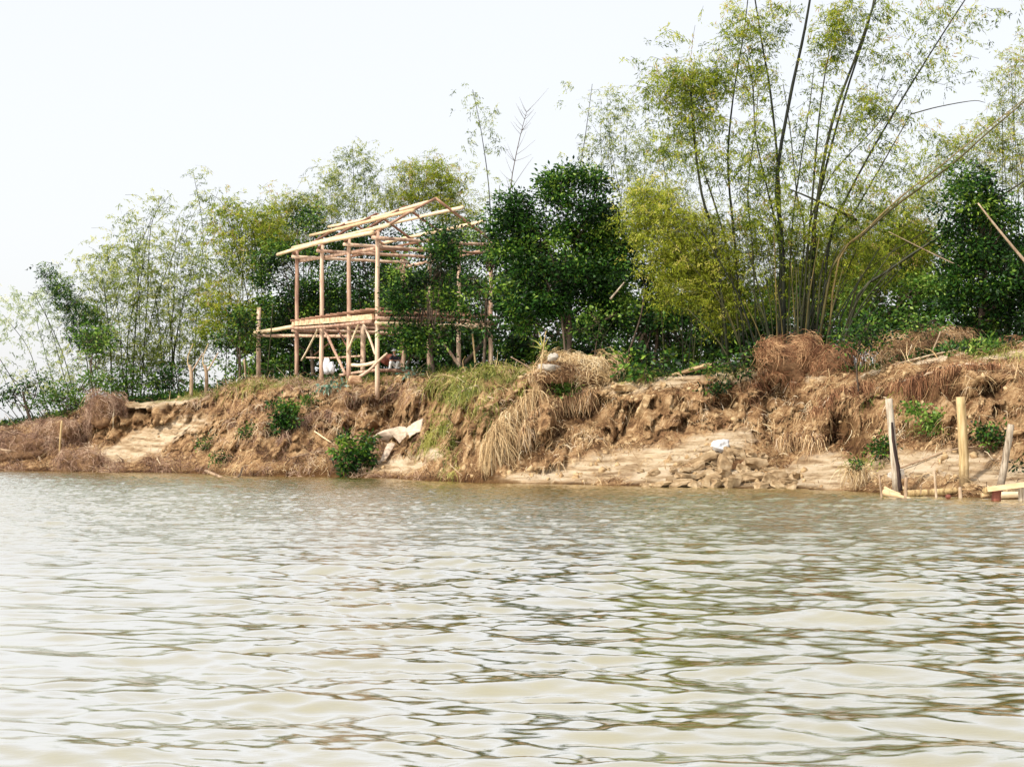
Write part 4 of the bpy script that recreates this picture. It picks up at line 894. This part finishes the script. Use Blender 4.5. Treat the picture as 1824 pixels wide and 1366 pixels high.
GREEN = [(800, 690, 40, 40, .9), (775, 760, 22, 35, 1), (860, 735, 30, 30, .9), (800, 800, 18, 40, 1), (740, 790, 14, 14, .4), (860, 665, 60, 14, 1), (960, 640, 20, 14, .8), (900, 690, 40, 20, .6), (800, 840, 18, 14, .6), (330, 702, 90, 5, 1), (450, 688, 40, 8, .8), (1010, 700, 30, 14, .6), (1600, 720, 30, 20, .5), (1640, 745, 30, 25, .5), (1540, 830, 30, 12, .5),
         (520, 672, 60, 8, .8), (640, 682, 80, 6, .4), (1290, 665, 40, 9, .8), (1420, 655, 40, 8, .8), (1550, 640, 30, 12, .5), (1780, 630, 60, 8, .8), (1560, 720, 20, 12, .5), (1115, 672, 70, 10, .6)]
strands('green_grass', 60000, (150, 2000, .2, 11), lambda x, y: blob_w(x, y, GREEN) * .95, 'grass_green', 'patches of green grass growing on the bank and its edge', 'grass', L=(.25, .7), w=.028, sag=.45, lift=.35, wild=.6, sand_keep=1)
strands('dead_twigs', 1600, (-100, 2000, .1, 10), lambda x, y: noi(x, y + 500, 35.), 'straw_pale', 'long dead twigs and canes strewn over the bank', 'twigs', L=(.4, 1.4), w=.03, sag=.12, lift=.1, wild=1.2, sand_keep=.3)
# low plants hiding the foot of the trees
p, x, y, sd, down = sample_bank(9000, -100, 1950, 8.5, 24)
nn = len(p) * 5
pp_ = np.repeat(p, 5, 0) + rng.normal(size=(nn, 3)) * np.array([.2, .2, .12]) + np.array([0, 0, .22])
v, f, t = leaf_geo(pp_, norm(rng.normal(size=(nn, 3)) + np.array([0, -.3, .7])), rng.uniform(.12, .35, nn), rng.uniform(.04, .1, nn), np.clip(rng.normal(size=nn) * .25 + .4, 0, 1))
tag(mesh_obj('undergrowth', v, f, M['leaf_dark'], None, t), 'low weedy undergrowth on the bank top beneath the trees', 'undergrowth', kind='stuff')

# draped mats of dead roots
def drape(pts, n, drop, mat, label, spread=.35, w=.024, core=True, fan=.25, name='root_drape'):
    """pts: sight points of the ridge the mat hangs from"""
    R_ = np.array([on_bank(x, y) for x, y in pts]); R_[:, 1] -= .25; R_[:, 2] += .05
    ln = spline(R_, 60)
    t = thing(name, R_[len(R_) // 2] - np.array([0, 0, drop]), label, 'root mat')
    u = rng.random(n) * 59; i = np.clip(u.astype(int), 0, 58); a = (u - i)[:, None]
    p = ln[i] * (1 - a) + ln[i + 1] * a + rng.normal(size=(n, 3)) * np.array([.10, .12, .07]) * spread / .35
    tang = norm(ln[i + 1] - ln[i])
    d_ = norm(np.array([0, -.55, -.55]) + rng.normal(size=(n, 3)) * fan + tang * rng.normal(size=(n, 1)) * .2)
    n_keep = vnoise(p[:, 0] * 2.2, p[:, 1] * 2.2, p[:, 2] * 2.2) > -.25
    p = p[n_keep]; d_ = d_[n_keep]; n = len(p)
    L = drop * rng.uniform(.2, 1.1, n) * np.clip(.75 + vnoise(p[:, 0] * 1.7 + 9, p[:, 1] * 1.7) * .8, .2, 1.3)
    T = np.clip(.5 + vnoise(p[:, 0] * 3, p[:, 1] * 3, p[:, 2] * 3) * .5 + rng.normal(size=n) * .2, 0, 1)
    v, f, tt = ribbons(p, d_, L, .55, .12, rng.uniform(.6, 1.5, n) * w, T, 4)
    tag(mesh_obj('strands', v, f, M[mat], t, tt), kind='stuff')
    tubes('root', [(spline(ln[k:k + 16] + rng.normal(size=(len(ln[k:k + 16]), 3)) * .03, 10), .045, .02) for k in range(0, 45, 11)], M['bark_pale'], t, 6, .3)
    return t
drape([(960, 700), (925, 722), (900, 745), (882, 775), (868, 800)], 2600, 1.3, 'straw_pale', 'pale straw-coloured root mat hanging down the bank to the water near the centre')
drape([(1055, 700), (1000, 712), (960, 735), (930, 770)], 1600, 1.0, 'straw', 'brown root mat in shadow right of the pale hanging mat')
drape([(1560, 690), (1520, 692), (1480, 715), (1450, 745)], 2400, 1.15, 'straw_red', 'reddish brown root mat hanging left of the charred post', spread=.5)
drape([(1455, 790), (1420, 780), (1390, 790)], 1300, .6, 'straw', 'low straw mat spilling over behind the clay blocks', spread=.45)
drape([(1780, 655), (1700, 660), (1640, 672), (1600, 690)], 1500, .8, 'straw_red', 'dark root fringe below the crumbling edge on the right')
drape([(1420, 690), (1380, 684), (1340, 690)], 900, .6, 'straw_red', 'reddish root fringe under the edge left of centre right', w=.02)
drape([(850, 690), (825, 700), (805, 715)], 700, .7, 'grass_green', 'green grass mat hanging from the bank edge left of the pale hanging mat', spread=.8, fan=.6)
drape([(800, 762), (782, 772), (770, 785)], 600, .8, 'grass_green', 'lower green grass mat hanging just above the water', spread=.7, fan=.5)
drape([(590, 735), (560, 738), (520, 765), (495, 790)], 700, .8, 'straw_purple', 'grey withered mat hanging below the dark round shrub')
drape([(215, 700), (190, 715), (170, 745), (160, 770)], 1600, .8, 'straw_purple', 'brown brush mat leaning down the low left bank')

# heaps of straw
def heap(px, py0, D, rx, h, mat, label, n=2600, ry=None, sqp=.8):
    c = P(px, py0, D); rxm = rx * D / F; hm = h * D / F; rym = ry or rxm * .6
    t = thing('brush_heap', c, label, 'heap')
    lumpy('mound', c, (rxm * .72, rym * .75, hm * .66), 'mud', parent=t, seed=px, rough=.5, sub=4, sq=sqp)
    dirs = norm(rng.normal(size=(n, 3))); dirs[:, 2] = np.abs(dirs[:, 2]) * 1.15 - .15
    dq = np.sign(dirs) * np.abs(dirs) ** sqp
    nn_ = fbm(dq[:, 0] * 1.6 + px, dq[:, 1] * 1.6, dq[:, 2] * 1.6, 4)
    p = c + dq * np.array([rxm, rym * 1.02, hm * .9]) * (1 + .5 * nn_)[:, None] * rng.uniform(.88, 1.06, (n, 1))
    tang = norm(np.cross(dirs, rng.normal(size=(n, 3))))
    T = np.clip(.55 + vnoise(p[:, 0] * 2, p[:, 1] * 2, p[:, 2] * 2) * .4 + rng.normal(size=n) * .2, 0, 1)
    v, f, tt = ribbons(p, norm(tang + dirs * .3 * rng.random((n, 1)) ** 2 + np.array([0, 0, -.25])), rng.uniform(.1, .5, n), .25, .08, rng.uniform(.5, 1.3, n) * .022, T, 3)
    tag(mesh_obj('straw', v, f, M[mat], t, tt), kind='stuff')
    return t
heap(1040, 672, 71.5, 62, 46, 'straw_pale', 'large heap of dry straw and brush at the bank top under the great dark tree', 3800)
heap(985, 668, 70.2, 36, 20, 'straw', 'low straw mound with pale sacking left of the large straw heap', 1300)
heap(1404, 655, 67.5, 44, 52, 'straw_red', 'steep reddish brown cut mound at the foot of the tall bamboo', 4200, sqp=.5)
heap(1480, 655, 66.8, 45, 42, 'straw_red', 'reddish mound sloping down right of the steep cut mound', 1800)
heap(1640, 655, 64.0, 85, 62, 'straw', 'broad rounded brush heap near the right edge', 5200)
heap(1715, 640, 63.5, 60, 34, 'straw_pale', 'low pale brush pile right of the broad rounded heap', 2000)
heap(1822, 640, 62, 40, 42, 'straw_red', 'brown brush heap cut by the right edge', 1800)
heap(190, 735, 89.5, 32, 40, 'straw_purple', 'dark purplish brush pile on the left bank top', 1800)
heap(40, 800, 90.5, 70, 28, 'straw_purple', 'low brown brushwood pile at the far left waterline', 2200)
heap(105, 790, 90, 45, 48, 'straw_purple', 'tangled dead bush behind the bamboo stake', 1800)
heap(145, 830, 86.2, 45, 32, 'straw_purple', 'brown brush at the water just right of the bamboo stake', 1500)

# loose sticks
def stick(pts, r, mat, label, dup=0, cat='stick', off=.25, name='stick', sides=7):
    q = []
    for (x, y) in pts:
        g = on_bank(x, y); q.append(P(x, y, g[1] - off))
    D_ = np.array([a[1] for a in q]); 
    return lone(name, q, r, r * .6, mat, label, cat, sides, .2)
stick([(1600, 835), (1640, 820), (1700, 800), (1745, 796), (1790, 797)], .035, 'bark_pale', 'long thin pale pole lying up the slope behind the yellow post', name='pole')
stick([(1763, 785), (1790, 784), (1824, 783)], .03, 'bark_pale', 'thin pale twig behind the top of the grey leaning post')
stick([(1570, 690), (1545, 692), (1520, 687)], .035, 'grey_log', 'pale root sticking out above the reddish root mat', name='root')
stick([(868, 707), (900, 714), (908, 716)], .035, 'bark_pale', 'pale stick at the top of the green grass slope')
stick([(910, 636), (935, 650), (952, 662)], .03, 'bark_pale', 'thin pale stick poking out left of the straw mound')
stick([(1000, 665), (1030, 700), (1038, 710)], .02, 'bark_pale', 'thin stick lying down the bank under the large straw heap')
stick([(1070, 715), (1080, 728), (1085, 748)], .035, 'bark_pale', 'curved pale root on the brown cliff left of the standing slab', name='root')
stick([(520, 815), (560, 805), (590, 802)], .035, 'bark_pale', 'pale branch lying on the lower slope left of the waterline shrub')
stick([(660, 720), (688, 748), (696, 772)], .025, 'bark_pale', 'thin dead stick above the peeled bark sheets')
stick([(560, 768), (585, 785), (595, 790)], .04, 'sawn', 'short pale stick on the slope left of the waterline shrub')
stick([(1590, 650), (1660, 632), (1700, 624)], .035, 'bark_pale', 'pale stalk lying across the broad rounded heap', off=.6)
stick([(1660, 628), (1672, 600), (1675, 590)], .03, 'bark_pale', 'short upright stalk on the broad rounded heap', off=.5)
stick([(60, 797), (70, 815), (72, 822)], .05, 'bark_pale', 'dark broken stick at the left waterline')
lone('bare_log', [P(-12, 790, 89), P(2, 800, 88.8), P(20, 803, 88.6)], .08, .05, 'bark_pale', 'pale log end at the far left edge of the bank', 'log')
t_ = [P(963, 665, 69), P(968, 620, 69), P(972, 590, 69)]
tt_ = thing('young_palm', P(963, 668, 69), 'thin yellow-green young palm stem with spiky leaves at the left of the straw heap', 'plant')
tubes('stem', [(spline(t_, 8), .035, .015)], M['yellow_log'], tt_, 6)
for (dx, dz) in ((-.5, .5), (.45, .75), (-.2, .9), (.7, .4), (.2, 1.0), (-.55, .15)):
    b0 = P(967, 622, 69); pts = spline([b0, b0 + np.array([dx * .5, 0, dz * .6]), b0 + np.array([dx, 0, dz * .8])], 6)
    w_ = np.array([.035, 0, .02]) * np.linspace(1, .1, 6)[:, None]
    vv = np.concatenate([pts + w_, pts - w_]); mesh_obj('leaf', vv, [(i, i + 1, i + 7, i + 6) for i in range(5)], M['grass_green'], tt_, np.full(12, .8))

# slabs, sheets, sacks
def sheet(name, pts4, label, cat, mat='sheet', bow=.12, th=.03, off=.35):
    """curved sheet spanning four sight corners lying on the bank"""
    cs = []
    Dm = min(on_bank(x, y)[1] for x, y in pts4)
    for (x, y) in pts4: cs.append(P(x, y, .5 * (on_bank(x, y)[1] + Dm) - off))
    a, b_, c, d_ = cs; n_ = 9; V = []
    for i in range(n_):
        for j in range(n_):
            u, v = i / (n_ - 1), j / (n_ - 1)
            q = (a * (1 - u) + b_ * u) * (1 - v) + (d_ * (1 - u) + c * u) * v
            V.append(q + np.array([0, -1, .6]) * bow * math.sin(u * math.pi) * (.6 + .4 * v) + np.array([0, 0, .02]) * math.sin(5 * v + 3 * u) + rng.normal(size=3) * .006)
    V = np.array(V); V2 = V + np.array([0, .6, -.7]) * th
    Fs = []
    k = n_ * n_
    for i in range(n_ - 1):
        for j in range(n_ - 1):
            q = (i * n_ + j, (i + 1) * n_ + j, (i + 1) * n_ + j + 1, i * n_ + j + 1); Fs.append(q); Fs.append(tuple(k + e for e in q[::-1]))
    edge = [i * n_ for i in range(n_)] + [(n_ - 1) * n_ + j for j in range(1, n_)] + [i * n_ + n_ - 1 for i in range(n_ - 2, -1, -1)] + [j for j in range(n_ - 2, 0, -1)]
    for e0, e1 in zip(edge, edge[1:] + edge[:1]): Fs.append((e1, e0, k + e0, k + e1))
    return tag(mesh_obj(name, np.concatenate([V, V2]), Fs, M[mat], None, np.full(2 * k, .5), True), label, cat)
sheet('bark_sheet', [(664, 777), (700, 762), (718, 768), (690, 788)], 'curled pale bark sheet, left one of three lying above the sand patch', 'bark sheet')
sheet('bark_sheet', [(692, 768), (722, 760), (738, 775), (712, 788)], 'broad pale bark sheet in the middle of three above the sand patch', 'bark sheet', bow=.2)
sheet('bark_sheet', [(722, 764), (754, 745), (750, 770), (728, 780)], 'bark sheet with its corner pointing up right, rightmost of three', 'bark sheet')
sheet('bark_sheet', [(690, 790), (704, 790), (686, 822), (676, 822)], 'narrow pale bark strip hanging down below the other bark sheets', 'bark sheet', bow=.05)
def block(name, px, py, w, h, dpt, rot, tilt, mat, label, cat, group=None, off=.1, seed=0, sink=.3):
    g = on_bank(px, py); c = P(px, py, g[1] - off) + np.array([0, 0, h * .12])
    bm = bmesh.new(); bmesh.ops.create_cube(bm, size=1)
    bmesh.ops.subdivide_edges(bm, edges=bm.edges[:], cuts=2, use_grid_fill=True)
    rs = np.random.default_rng(seed + 11)
    cj = {}
    for v in bm.verts:
        p_ = np.array(v.co); key = tuple(np.sign(np.round(p_, 2)))
        if key not in cj: cj[key] = rs.normal(size=3) * .12
        q = p_ * .94 + p_ * (-.10 * (np.abs(p_).sum() > 1.2)) + cj[key] + rs.normal(size=3) * .03
        v.co = (q[0] * w, q[1] * dpt, q[2] * h)
    bmesh.ops.bevel(bm, geom=bm.edges[:], offset=min(w, h) * .02, segments=1, affect='EDGES')
    me = bpy.data.meshes.new(name); bm.to_mesh(me); bm.free(); me.materials.append(M[mat])
    o = bpy.data.objects.new(name, me); COL.objects.link(o); o.location = Vector([float(e) for e in c]); o.rotation_euler = (rng.normal() * .12, tilt, rot)
    return tag(o, label, cat, group)
block('earth_slab', 1114, 694, 1.15, .26, .6, .2, .12, 'clay', 'flat pale slab jutting from the cliff edge above the standing slab', 'slab', off=.15)
block('earth_slab', 1145, 728, .22, 1.1, .3, .3, .55, 'clay', 'narrow pale slab leaning upright against the brown cliff', 'slab', off=.2, seed=4)
block('earth_slab', 1215, 733, .16, .6, .2, .3, .3, 'clay', 'small upright pale slab right of the narrow leaning slab', 'slab', off=.15, seed=8)
block('earth_slab', 1232, 660, 1.4, .2, .7, .1, -.25, 'clay', 'long flat pale slab lying along the bank edge left of the dark bush', 'slab', off=.3, seed=5)
block('earth_slab', 1600, 848, .42, .32, .3, .2, .2, 'grey_cloth', 'grey rounded stone just right of the charred post', 'stone', off=.4, seed=6)
lumpy('white_bag', P(1284, 794, on_bank(1284, 800)[1] - .25), (.30, .2, .22), 'white_cloth', 'crumpled white plastic bag on the sand above the clay blocks', 'bag', 31, .6)
lumpy('pale_sack', P(978, 655, 69.9), (.45, .35, .16), 'grey_cloth', 'pale sacking draped over the low straw mound', 'sack', 33, .4)
lumpy('pale_sack', P(985, 636, 69.9), (.22, .2, .16), 'grey_cloth', 'small grey sack on top of the low straw mound', 'sack', 35, .4)
BL = [(1345, 829, 36, 18, .2, 0.0, 1), (1298, 815, 26, 24, .5, -.1, 2), (1290, 836, 20, 30, .1, .3, 3), (1252, 821, 46, 18, -.3, -.45, 4), (1243, 833, 22, 14, .1, -.4, 5), (1318, 812, 22, 14, 0, 0, 6), (1335, 850, 44, 12, .2, -.12, 7),
      (1285, 848, 26, 18, .6, .2, 8), (1258, 850, 36, 20, -.2, -.3, 9), (1225, 853, 32, 16, .3, 0, 10), (1210, 862, 30, 12, .1, 0, 11), (1180, 864, 40, 9, 0, -.1, 12), (1300, 862, 26, 14, .4, .1, 13), (1262, 864, 24, 12, 0, .2, 14), (1155, 866, 20, 8, 0, 0, 15), (1165, 844, 22, 12, .4, -.3, 16),
      (1275, 862, 20, 14, .8, 0, 17), (1238, 865, 18, 12, .2, .3, 18), (1325, 838, 24, 14, .3, .3, 19), (1310, 855, 24, 14, .1, -.3, 20), (1365, 838, 24, 12, .3, .2, 21), (1385, 848, 26, 14, .1, -.3, 22), (1400, 862, 28, 14, .5, .1, 23), (1372, 860, 24, 18, .2, .5, 24),
      (1355, 868, 22, 12, .7, 0, 25), (1418, 850, 22, 12, .7, .2, 26), (1386, 866, 22, 12, .2, .4, 27), (1410, 868, 14, 12, .2, 0, 28), (1276, 824, 18, 14, .2, .4, 29), (1200, 838, 14, 8, .2, .1, 30), (1222, 838, 18, 9, .2, .1, 31), (1310, 800, 20, 8, .2, 0, 32), (1340, 812, 16, 9, .4, .3, 33), (1140, 838, 12, 6, 0, 0, 34), (1360, 812, 14, 8, .4, 0, 35), (1196, 858, 16, 10, .4, 0, 36)]
GL = 'broken clay blocks heaped at the waterline'
BLAB = {1: 'cube-shaped pale clay block at the upper right of the block heap', 3: 'tall standing clay block with dark underside in the middle of the block heap', 4: 'large tilted flat clay block at the upper left of the block heap', 7: 'long flat clay block with a dark shadowed underside, lower right of the heap',
        16: 'lone small brown clod on the sand left of the block heap', 12: 'long low clay ledge at the water left of the heap', 24: 'upright jagged clod at the waterline right of the heap'}
for (x, y, w_, h_, rot, tl, sd_) in BL:
    s_ = 61 / F
    block('clay_block', x, y, w_ * s_ * 1.05, h_ * s_ * 1.1, w_ * s_ * .8, rot, tl, 'block', BLAB.get(sd_, 'broken brown clay block in the heap at the waterline'), 'clay block', GL, off=.32, seed=sd_)

# ------------------------------------------------------------------ landing posts and timber at the right
def D_at(py): return HC * F / (py - 770.0)
def wet_foot(key):
    m = M[key].copy(); m.name = M[key].name + ' wet at the foot'; nt = m.node_tree
    pr = [n for n in nt.nodes if n.type == 'BSDF_PRINCIPLED'][0]; src = pr.inputs['Base Color'].links[0].from_socket
    tc = N(nt, 'ShaderNodeTexCoord'); sx = N(nt, 'ShaderNodeSeparateXYZ'); nt.links.new(tc.outputs['Object'], sx.inputs[0])
    no = N(nt, 'ShaderNodeTexNoise'); no.inputs['Scale'].default_value = 7; nt.links.new(tc.outputs['Object'], no.inputs['Vector'])
    ad = N(nt, 'ShaderNodeMath', operation='ADD'); nt.links.new(sx.outputs[2], ad.inputs[0]); nt.links.new(no.outputs['Fac'], ad.inputs[1])
    mr = N(nt, 'ShaderNodeMapRange'); mr.inputs[1].default_value = .8; mr.inputs[2].default_value = 1.35; mr.inputs[3].default_value = .3; mr.inputs[4].default_value = 1
    nt.links.new(ad.outputs[0], mr.inputs[0])
    mx = N(nt, 'ShaderNodeMix', data_type='RGBA'); nt.links.new(mr.outputs[0], mx.inputs[0]); mx.inputs[6].default_value = (.09, .055, .03, 1)
    nt.links.new(src, mx.inputs[7]); nt.links.new(mx.outputs[2], pr.inputs['Base Color']); return m
M['grey_post'] = wet_foot('grey_log'); M['yellow_post'] = wet_foot('yellow_log')
def post(px0, py0, px1, py1, r, mat, label, D=None, extra=None):
    D = D or D_at(py0 - 3)
    b_ = P(px0, py0 + 12, D); tp = P(px1, py1, D + .05)
    t = thing('mooring_post', b_, label, 'post')
    pts = spline([b_, b_ * .65 + tp * .35 + np.array([r * .25, 0, 0]), tp], 16)
    tubes('shaft', [(pts, r * 1.15, r)], M[mat], t, 14, .16)
    if extra: tubes('charred_strip', [(spline([P(x, y, D - r * .72) for x, y in extra], 16), r * .3, r * .75)], M['dark_side'], t, 8, .3)
    return t
q = post(1597, 876, 1583, 710, .112, 'grey_post', 'leftmost standing post, pale grey with a charred dark strip down its side', D=53.5, extra=[(1589, 752), (1592, 790), (1599, 830), (1603, 874)])
post(1717, 862, 1711, 707, .142, 'yellow_post', 'tallest yellowish post, middle of the three standing at the landing', D=52.5)
post(1778, 870, 1801, 756, .10, 'grey_post', 'short grey post leaning right at the landing', D=50.5)
Dw = 51.0
lone('red_stump', [P(1774, 895, 49.6), P(1775, 880, 49.6), P(1776, 868, 49.6)], .14, .13, 'red_log', 'wet dark red log stump in the water below the squared beam', 'stump', 12)
o = beam('squared_beam', P(1760, 871, 49.5), P(1840, 861, 48.9), .16, .2, 'sawn', None); tag(o, 'pale squared beam laid from the red stump out of the right edge', 'beam')
lone('floating_log', [P(1780, 882, 50.2), P(1800, 881, 50.2), P(1816, 881, 50.3)], .10, .09, 'sawn', 'short pale log behind the red stump', 'log')
lone('round_log_end', [P(1756, 874, 49.5), P(1765, 873, 49.8)], .10, .10, 'yellow_log', 'knobby round log end beside the red stump', 'log', 10, .3)
lone('grey_stump', [P(1822, 893, 49.3), P(1821, 878, 49.3), P(1820, 868, 49.3)], .13, .11, 'grey_log', 'short grey stump under the beam at the right edge', 'stump')
lone('floating_log', [P(1576, 876, 52.0), P(1592, 881, 51.6), P(1622, 888, 51.2)], .11, .03, 'sawn', 'pale split log with pointed end at the foot of the charred post', 'log')
lone('floating_log', [P(1576, 868, 52.6), P(1588, 874, 52.4), P(1604, 880, 52.2)], .05, .03, 'sawn', 'thin pale slat crossing the split log', 'slat')
lone('floating_log', [P(1610, 879, 52.3), P(1660, 876, 52.2), P(1712, 873, 52.1)], .105, .085, 'yellow_log', 'long round log lying along the waterline between the charred post and the middle post', 'log', 10)
for (x0, y0, x1, y1, r, lab) in ((1571, 890, 1566, 845, .035, 'thin stake in the water left of the split log'), (1613, 888, 1614, 850, .055, 'pale short stake right of the charred post'), (1668, 888, 1664, 838, .04, 'thin stake in front of the long log'), (1711, 890, 1710, 868, .06, 'stubby stake at the right end of the long log'), (1640, 880, 1641, 862, .02, 'tiny twig stake before the long log')):
    lone('stake', [P(x0, y0, 51.3), P((x0 + x1) / 2, (y0 + y1) / 2, 51.3), P(x1, y1, 51.35)], r, r * .85, 'bark_pale', lab, 'stake')
lumpy('orange_lump', P(1689, 884, 51.0), (.08, .08, .07), 'red_log', 'small rust coloured lump in the water before the long log', 'stone', 3, .2)
lone('bamboo_stake', [P(106, 836, 87), P(107, 790, 87), P(110, 749, 87)], .06, .05, 'yellow_log', 'upright yellow bamboo stake at the left waterline', 'stake')
dw = thing('driftwood', P(390, 850, 76), 'forked driftwood branch floating off the left bank', 'driftwood')
tubes('branch', [(spline([P(366, 838, 77), P(385, 846, 76), P(404, 853, 75), P(424, 851, 75)], 12), .06, .07)], M['bark_pale'], dw, 7, .2)
tubes('fork', [(spline([P(420, 852, 75), P(427, 846, 75), P(432, 832, 75)], 8), .06, .03)], M['bark'], dw, 7, .2)
# round tuft with hanging roots at the waterline
g_ = P(1522, 858, 57.0); tu = thing('root_ball', g_, 'small round green tuft with bare dangling roots at the waterline left of the charred post', 'plant')
broad_leaves('foliage', [(1521, 826, 12, 10, 1.3)], 57.0, M['leaf_dark'], tu, 3, .12, .1, 18)
n = 260; p0 = P(1525, 832, 57.0) + rng.normal(size=(n, 3)) * np.array([.2, .15, .05])
v, f, t = ribbons(p0, norm(rng.normal(size=(n, 3)) * .5 + np.array([0, -.2, -.7])), rng.uniform(.3, .8, n), .2, .1, np.full(n, .02), rng.random(n), 3)
mesh_obj('roots', v, f, M['straw_pale'], tu, t)
# clods of crumbled earth scattered over the bank
p, x, y, sd, down = sample_bank(5200, 150, 2000, .3, 8.5)
kp = rng.random(len(p)) < np.where((x > 880), .8, .25) * noi(x, y, 40.)
p = p[kp]; n = len(p)
bm = bmesh.new(); bmesh.ops.create_icosphere(bm, subdivisions=1, radius=1)
BV = np.array([q.co[:] for q in bm.verts]); BF = np.array([[q.index for q in ff.verts] for ff in bm.faces]); bm.free()
sc = (rng.random(n) ** 2.5 * .13 + .025)
V = BV[None] * (1 + .35 * rng.normal(size=(n, len(BV), 1))) * sc[:, None, None] * rng.uniform(.6, 1.4, (n, 1, 3)) + p[:, None, :]
Fc_ = (BF[None] + (np.arange(n) * len(BV))[:, None, None]).reshape(-1, 3)
tag(mesh_obj('earth_clods', V.reshape(-1, 3), Fc_, M['clay'], None, None), 'crumbled clods of earth strewn over the bank', 'clods', kind='stuff')

# ================================================================== CAMERA, SKY, SUN
cam = bpy.data.cameras.new('camera'); co = bpy.data.objects.new('camera', cam); COL.objects.link(co)
co.location = (0, 0, HC); co.rotation_euler = (math.pi / 2 + PITCH, 0, 0)
cam.sensor_width = 36; cam.sensor_fit = 'HORIZONTAL'; cam.lens = 36 * F / 1824.0; cam.clip_start = .1; cam.clip_end = 9000
SC.camera = co
SUN_EL, SUN_AZ = R(48), R(-130)     # azimuth from +Y, clockwise seen from above (negative = to the left/behind the camera)
sd = Vector((math.sin(SUN_AZ) * math.cos(SUN_EL), math.cos(SUN_AZ) * math.cos(SUN_EL), math.sin(SUN_EL)))
sl = bpy.data.lights.new('sun', 'SUN'); sl.energy = 4.9; sl.angle = R(4); sl.color = (1, .95, .86)
so = bpy.data.objects.new('sun', sl); COL.objects.link(so); so.rotation_euler = (-sd).to_track_quat('-Z', 'Y').to_euler(); so.location = (0, 0, 40)
w = bpy.data.worlds.new('World'); SC.world = w; w.use_nodes = True
nt = w.node_tree; nt.nodes.clear()
out = nt.nodes.new('ShaderNodeOutputWorld')
sky = nt.nodes.new('ShaderNodeTexSky'); sky.sky_type = 'NISHITA'; sky.sun_disc = False; sky.sun_elevation = SUN_EL; sky.sun_rotation = SUN_AZ
sky.air_density = 1.0; sky.dust_density = 4.0; sky.ozone_density = 1.0
b1 = nt.nodes.new('ShaderNodeBackground'); b1.inputs[1].default_value = .05; nt.links.new(sky.outputs[0], b1.inputs[0])
b2 = nt.nodes.new('ShaderNodeBackground'); b2.inputs[0].default_value = (.925, .925, .93, 1); b2.inputs[1].default_value = .92
ad = nt.nodes.new('ShaderNodeAddShader'); nt.links.new(b1.outputs[0], ad.inputs[0]); nt.links.new(b2.outputs[0], ad.inputs[1]); nt.links.new(ad.outputs[0], out.inputs[0])
SC.view_settings.view_transform = 'Standard'; SC.view_settings.look = 'None'; SC.view_settings.exposure = 0; SC.view_settings.gamma = 1
SC.render.engine = 'CYCLES'; SC.cycles.max_bounces = 5; SC.cycles.diffuse_bounces = 2; SC.cycles.transmission_bounces = 2; SC.cycles.glossy_bounces = 2
